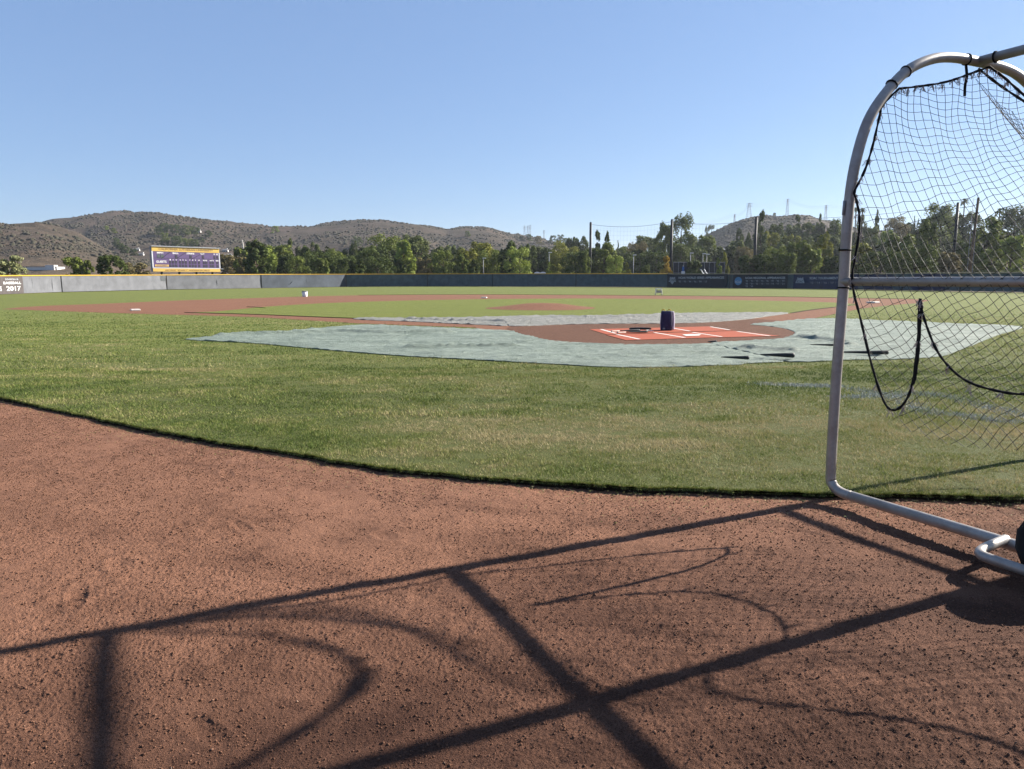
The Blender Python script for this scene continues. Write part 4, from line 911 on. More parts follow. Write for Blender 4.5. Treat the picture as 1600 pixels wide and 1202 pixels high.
def scoreboard():
    D = 128.0; TL, TR, BL, BR = AT(236, 385, D), AT(342.5, 388.3, D+11), AT(238.5, 425.3, D), AT(343.5, 425, D+11)
    ux = np.array([TR[0]-TL[0], TR[1]-TL[1], 0]); W = np.linalg.norm(ux); ux /= W; zt = (TL[2]*.5+TR[2]*.5); zb = (BL[2]*.5+BR[2]*.5); H = zt-zb
    nrm = np.array([ux[1], -ux[0], 0]); O = np.array([(TL[0]+BL[0])/2, TL[1], 0])
    root = empty('scoreboard', (0, 0, 0), 'purple and gold baseball scoreboard on dark posts behind the left field fence', 'scoreboard')
    def q(u, v, off): return O+ux*W*u+np.array([0, 0, zt-H*v])+nrm*off
    def panel(name, u0, u1, v0, v1, mat, off, th=.05, par=root):
        m = MB(); P = [q(u0, v1, off), q(u1, v1, off), q(u1, v0, off), q(u0, v0, off)]; B = [p-nrm*th for p in P]
        m.add(P+B, [(0, 1, 2, 3), (5, 4, 7, 6), (4, 0, 3, 7), (1, 5, 6, 2), (3, 2, 6, 7), (4, 5, 1, 0)]); return m.build(name, mat, par)
    panel('cabinet', .0, 1, 0, 1, M['steel'], 0, .5)
    gt = panel('gold_panel', .004, .996, .012, .19, M['sb_gold'], .06); gb = panel('gold_panel', .004, .996, .865, .99, M['sb_gold'], .06)
    up_ = panel('purple_panel', .018, .985, .205, .46, M['sb_pur'], .06); dn = panel('purple_panel', .018, .985, .475, .825, M['sb_pur'], .06)
    for u0, u1, v0, v1 in ((.0, .016, .19, .86), (.986, 1, .19, .86), (.0, 1, .832, .86)): panel('white_trim', u0, u1, v0, v1, M['lett'], .07)
    def tx(s, u, v, w, h, mat, par, off=.085, sh=0): lettering(s, W*w, H*h, mat, par, q(u, v, off), ux, .015, font_shear=sh)
    tx('CALIFORNIA LUTHERAN UNIVERSITY', .5, .10, .80, .085, M['sb_let'], gt)
    tx('GEORGE "SPARKY" ANDERSON FIELD', .5, .93, .66, .06, M['sb_let'], gb, sh=.2)
    for s, u, w in (('MPH', .115, .085), ('BALL', .335, .085), ('STRIKE', .55, .115), ('OUT', .73, .065), ('H', .915, .02), ('E', .96, .02)): tx(s, u, .25, w, .065, M['lettw'], up_)
    for u, w, c in ((.092, .042, 'sb_grn'), (.142, .042, 'sb_grn'), (.34, .034, 'sb_dark'), (.552, .034, 'sb_dark'), (.737, .03, 'sb_dark'), (.916, .026, 'sb_dark'), (.962, .026, 'sb_dark')): panel('digit_window', u-w/2, u+w/2, .315, .44, M[c], .09, par=up_)
    tx('GUESTS', .125, .60, .14, .085, M['lettw'], dn); panel('orange_strip', .035, .225, .715, .79, M['sb_gold'], .075, par=dn); tx('KINGSMEN', .13, .752, .15, .045, M['sb_pur'], dn)
    us = [.25, .292, .334, .392, .434, .476, .535, .577, .619, .672]
    for i, u in enumerate(us):
        tx(str(i+1), u, .515, .012 if i < 9 else .024, .05, M['lettw'], dn)
        for v in (.56, .70): panel('digit_window', u-.014, u+.014, v, v+.105, M['sb_dark'], .09, par=dn)
    for u, s in ((.765, 'RUNS'), (.868, 'HITS'), (.955, 'ERR')):
        tx(s, u, .52, .06 if s != 'ERR' else .045, .05, M['lettw'], dn)
        for v in (.56, .70):
            for du in ((-.02, .02) if s != 'ERR' else (0,)): panel('digit_window', u+du-.015, u+du+.015, v, v+.105, M['sb_dark'], .09, par=dn)
    for a, b in (((.13, .47), (.26, .2)), ((.33, .48), (.49, .2)), ((.56, .48), (.72, .24))):
        m = MB(); m.tube([q(a[0], a[1], .12), q(b[0], b[1], .12)], .035, 6); m.build('cable', M['fpost'], root)
    m = MB(); m.tube([q(-.01, -.01, .25), q(1.01, -.01, .25)], .07, 6); m.build('top_rail', M['steel'], root)
    for u in (.135, .385, .64, .885):
        p = q(u, .5, -.28); m = MB(); m.box((p[0], p[1], (zb)/2+.2), (.16, .12, zb/2+.3)); m.build('post', M['fpost'], root)
    m = MB(); m.tube([q(1.0, .86, .0), q(1.05, .87, .0)], .06, 6); m.build('bracket', M['steel'], root)
scoreboard()

# ------------------------------------------------------------------ poles, nets, towers, houses, cabins
def pole(name, label, cat, px, ytop, D, r, mat, group=None, lean=0, parts=None, base=None):
    z0 = terr_at(px, D) if base is None else base; T = AT(px, ytop, D); o = empty(name, (T[0]-lean, T[1], z0), label, cat, group); h = T[2]-z0
    m = MB(); m.tube([(0, 0, 0), (lean, 0, h)], [r, r*.8], 10); m.build('shaft', mat, o, True)
    m = MB(); m.lathe([(r*1.8, 0), (r*1.8, .12), (r*1.2, .16)], n=10); m.build('footing', M['steel'], o)
    if parts: parts(o, h)
    return o, np.array([T[0], T[1], T[2]])
NP = [(923, 348.5, 160), (1050, 344, 156), (1182, 340, 152), (1497, 318, 140)]
tops = []
for i, (x, y, D) in enumerate(NP):
    lab = ['tall black net pole left of the round golden treetop gap, leftmost of four', 'tall black net pole beside the small golden tree', 'tall black net pole in front of the dark pine on the right hill', 'black net pole seen through the cage net beside a palm'][i]
    lab = ['tall black net pole just right of the portable toilets, leftmost of the four', lab, lab, lab][i]
    def cap(o, h):
        m = MB(); m.lathe([(.22, h-.05), (.22, h+.12), (.1, h+.2)], n=8); m.build('pole_cap', M['pole_d'], o)
    o, T = pole('net_pole', lab, 'net pole', x, y, D, .32, M['pole_d'], 'black poles of the ball safety net', parts=cap); tops.append(T)
def ballnet():
    root = empty('safety_net', (0, 0, 0), 'faint ball safety net hanging from a cable between the tall black poles', 'net')
    m = MB(); mm = MB()
    for k in range(3):
        a, b = tops[k], tops[k+1]; P = []
        for i in range(25): t = i/24; P.append(a+(b-a)*t+np.array([0, 0, -1.0*4*t*(1-t)*.8-.3]))
        m.tube(P, .03, 5)
        for i in range(1, 24):
            q = P[i]; mm.tube([q, (q[0], q[1], 3)], .008, 3, cap=False)
        for z in np.arange(.1, 1, .1): mm.tube([(p[0], p[1], 3+(p[2]-3)*z) for p in P[::4]], .008, 3, cap=False)
    m.build('top_cable', M['netf'], root); mm.build('mesh', M['netf'], root)
ballnet()
def arms(o, h):
    for z, w in ((h-.6, 1.5), (h-1.8, 1.2)):
        m = MB(); m.box((0, 0, z), (w, .07, .07)); m.build('crossarm', M['pole_t'], o)
pole('wooden_pole', 'thick tan wooden pole right of the palm, seen through the cage net', 'pole', 1529, 309, 120, .24, M['pole_t'], lean=.5, base=0)
def lad(o, h):
    m = MB()
    for z in np.arange(1, h-.2, .9): m.tube([(0, 0, z), (.9, 0, z)], .025, 4)
    m.tube([(.9, 0, 0), (.9, 0, h)], .05, 5); m.build('ladder_frame', M['steel'], o)
pole('lattice_mast', 'thin pale mast with rungs beside the tan wooden pole', 'mast', 1521, 310, 126, .05, M['steel'], parts=lad, base=0)
def lamp(o, h):
    m = MB(); m.box((.25, 0, h+.05), (.4, .15, .09), bev=.03); m.build('lamp_head', M['whitep'], o)
pole('street_pole', 'pale leaning utility pole right of the scoreboard', 'pole', 378.5, 375, 172, .17, M['pole_w'], lean=-1.0)
for x, y, D, lab in ((858, 395, 176, 'slim lamp post right above the portable toilets'), (990, 399, 172, 'slim lamp post behind the fence left of the golden tree'), (1098.5, 397, 165, 'pale lamp post behind the fence, left one of the close pair'), (1104.5, 398, 165, 'pale lamp post behind the fence, right one of the close pair'), (1079, 396, 168, 'thin grey lamp post between the golden tree and the close lamp pair'), (755, 404, 168, 'thin lamp post between trees behind the centre fence')):
    pole('lamp_post', lab, 'lamp post', x, y, D, .10, M['pole_w'] if x > 1080 else M['steel'], 'lamp posts behind the fence', parts=lamp)
def tower(px, ytop, ybase, D, label, w=2.2):
    B = AT(px, ybase, D); T = AT(px, ytop, D); zb = terr_at(px, D); zb = min(zb, B[2]); h = T[2]-zb; o = empty('pylon', (T[0], T[1], zb), label, 'pylon', 'power pylons on the distant hills')
    m = MB()
    for sx in (-1, 1):
        for sy in (-1, 1): m.tube([(sx*w, sy*w, 0), (sx*w*.25, sy*w*.25, h)], .16, 4)
    for z in np.linspace(0, h*.95, 7):
        k = w*(1-.75*z/h); m.tube([(-k, -k, z), (k, k, z), (k, -k, z+h*.1), (-k, k, z)], .09, 4)
    m.build('lattice', M['steel'], o)
    for z in (h*.97, h*.86, h*.75):
        m = MB(); m.tube([(-w*1.5, 0, z), (w*1.5, 0, z)], .14, 4); m.build('crossarm', M['steel'], o)
    return T
tw = [tower(1171, 317.5, 338, 760, 'lattice power pylon at the left of the right hill crest'), tower(1231, 311, 332, 820, 'tallest power pylon on top of the right hill', 1.4), tower(1291, 321, 344, 780, 'power pylon on the right slope of the right hill', 1.4), tower(1148, 335, 350, 800, 'small power pylon low on the left slope of the right hill', 1.0),
      tower(819.5, 353, 372, 930, 'thin distant pylon, left one of three above the centre hill', 1.2), tower(824.5, 353, 370, 930, 'thin distant pylon, middle one of three above the centre hill', 1.2), tower(828.3, 352, 369, 930, 'thin distant pylon, right one of three above the centre hill', 1.2), tower(850, 360, 370, 930, 'short distant pylon right of the group of three', .9)]
def wires():
    root = empty('power_lines', (0, 0, 0), 'thin sagging power lines strung between the pylons on the right hill', 'power lines'); 
    ch = [AT(1000, 362, 900), tw[3], tw[0], tw[1], tw[2], AT(1500, 318, 820)]
    for a, b in zip(ch[:-1], ch[1:]):
        for dz in (0, -1.8):
            m = MB(); m.tube([a+(b-a)*t+np.array([0, 0, dz-4*t*(1-t)*4]) for t in np.linspace(0, 1, 9)], .06, 3, cap=False); m.build('wire', M['steel'], root)
wires()
def hit(px, y, D0, lo_=150, hi=1000):
    Ds = np.linspace(lo_, hi, 400); zr = np.array([AT(px, y, d)[2] for d in Ds]); zt = terr(np.full(400, float(px)), Ds)-.12; k = np.nonzero(zt >= zr)[0]
    return float(Ds[k[0]]) if len(k) else D0
def house(px, ybase, D, w, d, h, rz, wall, roof, label, rh=1.6, chim=True):
    D1 = hit(px, ybase, D); k_ = D1/D; k_ = .42 if wall is M['wallw'] else .75; w, d, h, rh = w*k_, d*k_, h*k_, rh*k_; D = D1
    B = AT(px, ybase, D); z0 = terr_at(px, D)-.6; hh = h+.6; o = empty('house', (B[0], B[1], z0), label, 'house', 'houses on the slope', rz=rz)
    m = MB(); m.box((0, 0, hh/2), (w/2, d/2, hh/2)); m.build('wall', wall, o)
    m = MB(); e = .5; m.add([(-w/2-e, -d/2-e, hh-.1), (w/2+e, -d/2-e, hh-.1), (w/2+e, d/2+e, hh-.1), (-w/2-e, d/2+e, hh-.1), (-w/2+1, 0, hh+rh), (w/2-1, 0, hh+rh)], [(0, 1, 5, 4), (2, 3, 4, 5), (1, 2, 5), (3, 0, 4), (3, 2, 1, 0)]); r = m.build('roof', roof, o)
    if chim: m = MB(); m.box((w*.25, .6, hh+rh*.6), (.45, .45, rh)); m.build('chimney', wall, r)
    for k in (-.3, 0, .3):
        m = MB(); m.box((w*k, -d/2-.03, hh-1.4), (w*.09, .05, .55)); wn = m.build('window', M['glass'], o)
    m = MB(); m.box((w*.42, -d/2-.03, hh-2.0), (.5, .05, 1.0)); m.build('door', M['roof'], o)
for a in ((1388, 392, 300, 17, 9, 3.5, .25, M['wall'], M['roofg'], 'grey-roofed house among trees right of the cage post'),
          (1352, 392, 290, 10, 8, 3.5, -.1, M['wall'], M['roof'], 'house with reddish wall hidden beside the cage post', 1.4),
          (1400, 375, 360, 15, 9, 3, .1, M['wallw'], M['roofg'], 'upper pale house with grey roof high on the right slope'),
          (1136, 396, 300, 13, 8, 3, .1, M['wall'], M['roofg'], 'small house with brown chimneys on the slope left of the dark pine'),
          (1152, 402, 270, 9, 6, 2.6, -.2, M['wallw'], M['roof'], 'little white house between trees below the small chimneyed house'),
          (1312, 388, 290, 8, 6, 3, .1, M['wall'], M['roof'], 'tan house just left of the cage post'),
          (1190, 398, 260, 12, 6, 2.2, 0, M['wallw'], M['roofg'], 'low white house behind the dark round tree right of the third net pole'),
          (862, 373, 560, 9, 7, 3, .1, M['wall'], M['roof'], 'tiny red-roofed house on the far ridge, left one'), (872, 374, 540, 8, 7, 3, -.1, M['wall'], M['roof'], 'tiny red-roofed house on the far ridge, right one'),
          (214, 392, 380, 9, 6, 3, .2, M['wallw'], M['roofg'], 'small white farm building on the slope left of the scoreboard'), (221, 399, 330, 8, 5, 2.2, 0, M['wallw'], M['roofg'], 'low white shed nearest the left edge of the scoreboard'),
          (357, 402, 300, 12, 7, 3, .2, M['wallw'], M['roofg'], 'white gabled house right of the scoreboard'), (352, 393, 330, 10, 6, 2.6, .1, M['wallw'], M['roofg'], 'flat grey-roofed building above the gabled house right of the scoreboard'), (311, 363, 640, 8, 6, 2.5, 0, M['wallw'], M['roofg'], 'white hut among the dark trees on the left hill')): house(*a)
def longbarn():
    DD = hit(65, 421, 300, 200, 520); B = AT(65, 421, DD); o = empty('long_shed', (B[0], B[1], B[2]-.4), 'long low pale building behind the left end of the fence', 'shed', rz=-.05)
    k = DD/FPX; m = MB(); m.box((0, 0, 2.6*k), (31*k, 2.5, 2.6*k)); m.build('wall', M['wallw'], o)
    m = MB(); m.box((0, 0, 5.4*k), (31.5*k, 2.8, .2*k)); m.build('roof', M['roofg'], o)
    m = MB(); m.box((22*k, -2.2, 3.8*k), (7*k, 1.2, 3.8*k)); m.build('annex', M['wallw'], o)
longbarn()
def porta(px, label):
    B = AT(px, 430, 150); o = empty('portable_toilet', (B[0], B[1], -.1), label, 'portable toilet', 'portable toilets'); s = .86
    m = MB(); m.box((0, 0, 1.25), (s*.62, .6, 1.35), bev=.05); m.build('cabin', M['porta'], o)
    m = MB(); n = 10; P = []
    for yy in (-.64, .64):
        for k in range(n+1): a = math.pi*k/n; P.append((.62*math.cos(a), yy, 2.6+.36*math.sin(a)))
    m.add(P, [(k, k+1, n+2+k, n+1+k) for k in range(n)]+[tuple(range(n, -1, -1)), tuple(range(n+1, 2*n+2))]); m.build('roof', M['whitep'], o)
    m = MB(); m.box((0, -.62, 1.2), (.36, .025, 1.05)); dr = m.build('door', M['court'], o); m = MB(); m.box((0, -.65, 1.9), (.1, .01, .08)); m.build('vent', M['whitep'], dr)
porta(839.3, 'grey portable toilet with white domed roof, left of the pair'); porta(848.2, 'grey portable toilet with white domed roof, right of the pair')
def courts():
    o = empty('court_fence', (0, 0, 0), 'tall dark windscreened court fence behind the outfield banners', 'fence'); xs = [(1052, 150), (1078, 151), (1104, 152), (1132, 153)]
    P = [AT(x, 430, D) for x, D in xs]; zt = AT(1060, 410, 150)[2]; m = MB()
    for a, b in zip(P[:-1], P[1:]): m.add([(a[0], a[1], -.1), (b[0], b[1], -.1), (b[0], b[1], zt), (a[0], a[1], zt)], [(0, 1, 2, 3)])
    m.build('windscreen', M['court'], o)
    for x in np.arange(1052, 1134, 8.): p = AT(x, 430, 149.8); m = MB(); m.tube([(p[0], p[1], -.1), (p[0], p[1], zt+.1)], .05, 5); m.build('post', M['steel'], o)
    for z in (zt, zt*.55): m = MB(); m.tube([(p[0], p[1]-.1, z) for p in P], .04, 5); m.build('rail', M['steel'], o)
    B = AT(1067, 430, 148); s = empty('blue_sign', (B[0], B[1], -.1), 'small blue and white banner sign on a post left of the court fence', 'sign')
    m = MB(); m.tube([(0, 0, 0), (0, 0, 4.2)], .07, 6); m.build('post', M['pole_w'], s)
    m = MB(); m.box((0, -.08, 3.3), (.22, .03, .55)); m.build('blue_panel', M['blue'], s); m = MB(); m.box((0, -.09, 2.6), (.35, .03, .35)); m.build('white_panel', M['whitep'], s)
    for i, x in enumerate((1098.5, 1104)):
        B = AT(x, 430, 146); c = empty('goal_frame', (B[0], B[1], -.1), ['white frame top poking above the fence below the left lamp of the pair', 'white frame top poking above the fence below the right lamp of the pair'][i], 'frame', 'white frames behind the fence')
        m = MB(); m.tube(smooth_path([(-.5, 0, 3.3), (-.1, 0, 2.6), (.15, 0, 2.2), (.15, 0, 0)], 5), .1, 6); m.build('bent_tube', M['whitep'], c, True)
courts()

# ------------------------------------------------------------------ trees
def crown_mesh(name, kind, seed, n=5200, leaf=.26, mat=None):
    """unit tree: height 1 m wide 1 m box; leaves as small quads gathered in clumps through the crown volume"""
    r = np.random.default_rng(seed); cl = []
    if kind == 'round': shape = lambda h: .5*math.sqrt(max(0, 1-((h-.52)/.5)**2))*(1.05 if h < .5 else 1); nc, lo_, hi = 46, .07, .94
    elif kind == 'wide': shape = lambda h: .5*math.sqrt(max(0, 1-((h-.45)/.57)**2)); nc, lo_, hi = 54, .1, .93
    elif kind == 'tall': shape = lambda h: .46*math.sin(math.pi*min(1, max(0, (h-.02)/.98))**.8)**.6 if 0 < h < 1 else 0; nc, lo_, hi = 46, .08, .95
    elif kind == 'cone': shape = lambda h: .5*(1-h)**.8+.03; nc, lo_, hi = 42, .04, .97
    elif kind == 'pine': shape = lambda h: .42*(1-h)**.5*(.7+.3*math.sin(h*26)); nc, lo_, hi = 34, .15, .98
    elif kind == 'cyp': shape = lambda h: .45*math.sin(math.pi*min(1, h*.85+.12))**.7; nc, lo_, hi = 30, .02, .97
    elif kind == 'euc': shape = lambda h: .5*math.sqrt(max(0, 1-((h-.66)/.36)**2)); nc, lo_, hi = 30, .36, .95
    else: shape = lambda h: .5*math.sqrt(max(0, 1-(h/1.0)**2)); nc, lo_, hi = 40, .03, .92
    while len(cl) < nc:
        h = r.uniform(lo_, hi); R = shape(h)
        if r.uniform() > (R/.5)**1.2+.12: continue
        a = r.uniform(0, 6.28); q = R*math.sqrt(r.uniform(.12, 1))*.86
        cl.append((q*math.cos(a), q*math.sin(a), h, r.uniform(.06, .125)*(1.15 if kind in ('wide', 'round') else .9)*(.75 if kind in ('pine', 'cyp', 'cone') else 1)))
    cl = np.array(cl); idx = r.integers(0, nc, n); d = r.normal(0, 1, (n, 3)); d /= np.linalg.norm(d, axis=1, keepdims=True); d[:, 2] = np.where((d[:, 2] < -.3) & (r.uniform(0, 1, n) < .6), -d[:, 2], d[:, 2])
    rad = cl[idx, 3]*(.55+.6*r.uniform(0, 1, n)**.6); C_ = cl[idx, :3]+d*rad[:, None]
    stray = r.uniform(0, 1, n) < .10; C_[stray] += d[stray]*.035*r.uniform(0, 1, (stray.sum(), 1))
    return C_, d, r
TREEMESH = {}
def tree_proto(kind, var, leafkey, size_m, aspect):
    key = (kind, var, leafkey, round(size_m/4), round(aspect*2))
    if key in TREEMESH: return TREEMESH[key]
    n = 7600 if size_m > 8 else 4600; C_, d, r = crown_mesh('crown', kind, hash((kind, var)) % 1000 if False else sum(map(ord, kind))+var*7, n)
    ls = (.20 if size_m > 6 else .15)/1.0
    S = np.array([size_m*aspect, size_m*aspect, size_m]); C_ = C_*S
    nn = d+r.normal(0, .55, d.shape); nn /= np.linalg.norm(nn, axis=1, keepdims=True); t = np.cross(nn, r.normal(0, 1, nn.shape)); t /= np.linalg.norm(t, axis=1, keepdims=True); b = np.cross(nn, t)
    s = ls*r.uniform(.6, 1.35, (n, 1))*(.75+size_m/28)
    V = np.stack([C_-t*s, C_-b*s*.55, C_+t*s, C_+b*s*.55], 1).reshape(-1, 3); V[:, 2] = np.maximum(V[:, 2], .03)
    F = np.arange(n*4).reshape(-1, 4); me_o = mesh_np('crown', V, F, LEAF[leafkey]); me = me_o.data; bpy.data.objects.remove(me_o)
    m = MB(); hh = size_m*(.75 if kind != 'bush' else .4); lean = r.uniform(-.03, .03)*size_m
    tr = .022*size_m+.04; m.tube([(0, 0, -.6), (0, 0, .1), (lean*.5, 0, hh*.4), (lean, 0, hh)], [tr*1.3, tr, tr*.75, tr*.25], 7)
    for k in range(6):
        a = k*1.05+r.uniform(0, .6); z0 = hh*(.3+.09*k); L = size_m*aspect*.36
        m.tube([(lean*.6, 0, z0), (L*.5*math.cos(a), L*.5*math.sin(a), z0+size_m*.08), (L*math.cos(a), L*math.sin(a), z0+size_m*.18)], [tr*.45, tr*.3, tr*.12], 5)
    to = m.build('trunk', M['bark'], None, True); tm = to.data; bpy.data.objects.remove(to)
    TREEMESH[key] = (me, tm, size_m, aspect); return TREEMESH[key]
LM = [(290, 'the scoreboard'), (378, 'the leaning pale pole'), (843, 'the portable toilets'), (923, 'the leftmost net pole'), (1050, 'the second net pole'), (1182, 'the third net pole'), (1316, 'the cage post'), (1497, 'the black pole behind the net'), (1529, 'the tan wooden pole')]
SHAPEW = dict(round='round tree', wide='broad spreading tree', tall='tall leafy tree', cone='cone-shaped tree', pine='dark pine', cyp='slim cypress', euc='open-crowned tree', bush='bush')
COLW = dict(dark='dark green', mid='mid-green', bright='bright green', grey='grey-green', gold='golden', yel='yellow-green', brown='brownish', pale='pale flowering')
ROWW = {0: 'at the fence', 1: 'in second row', 2: 'on the slope', 3: 'far hill'}
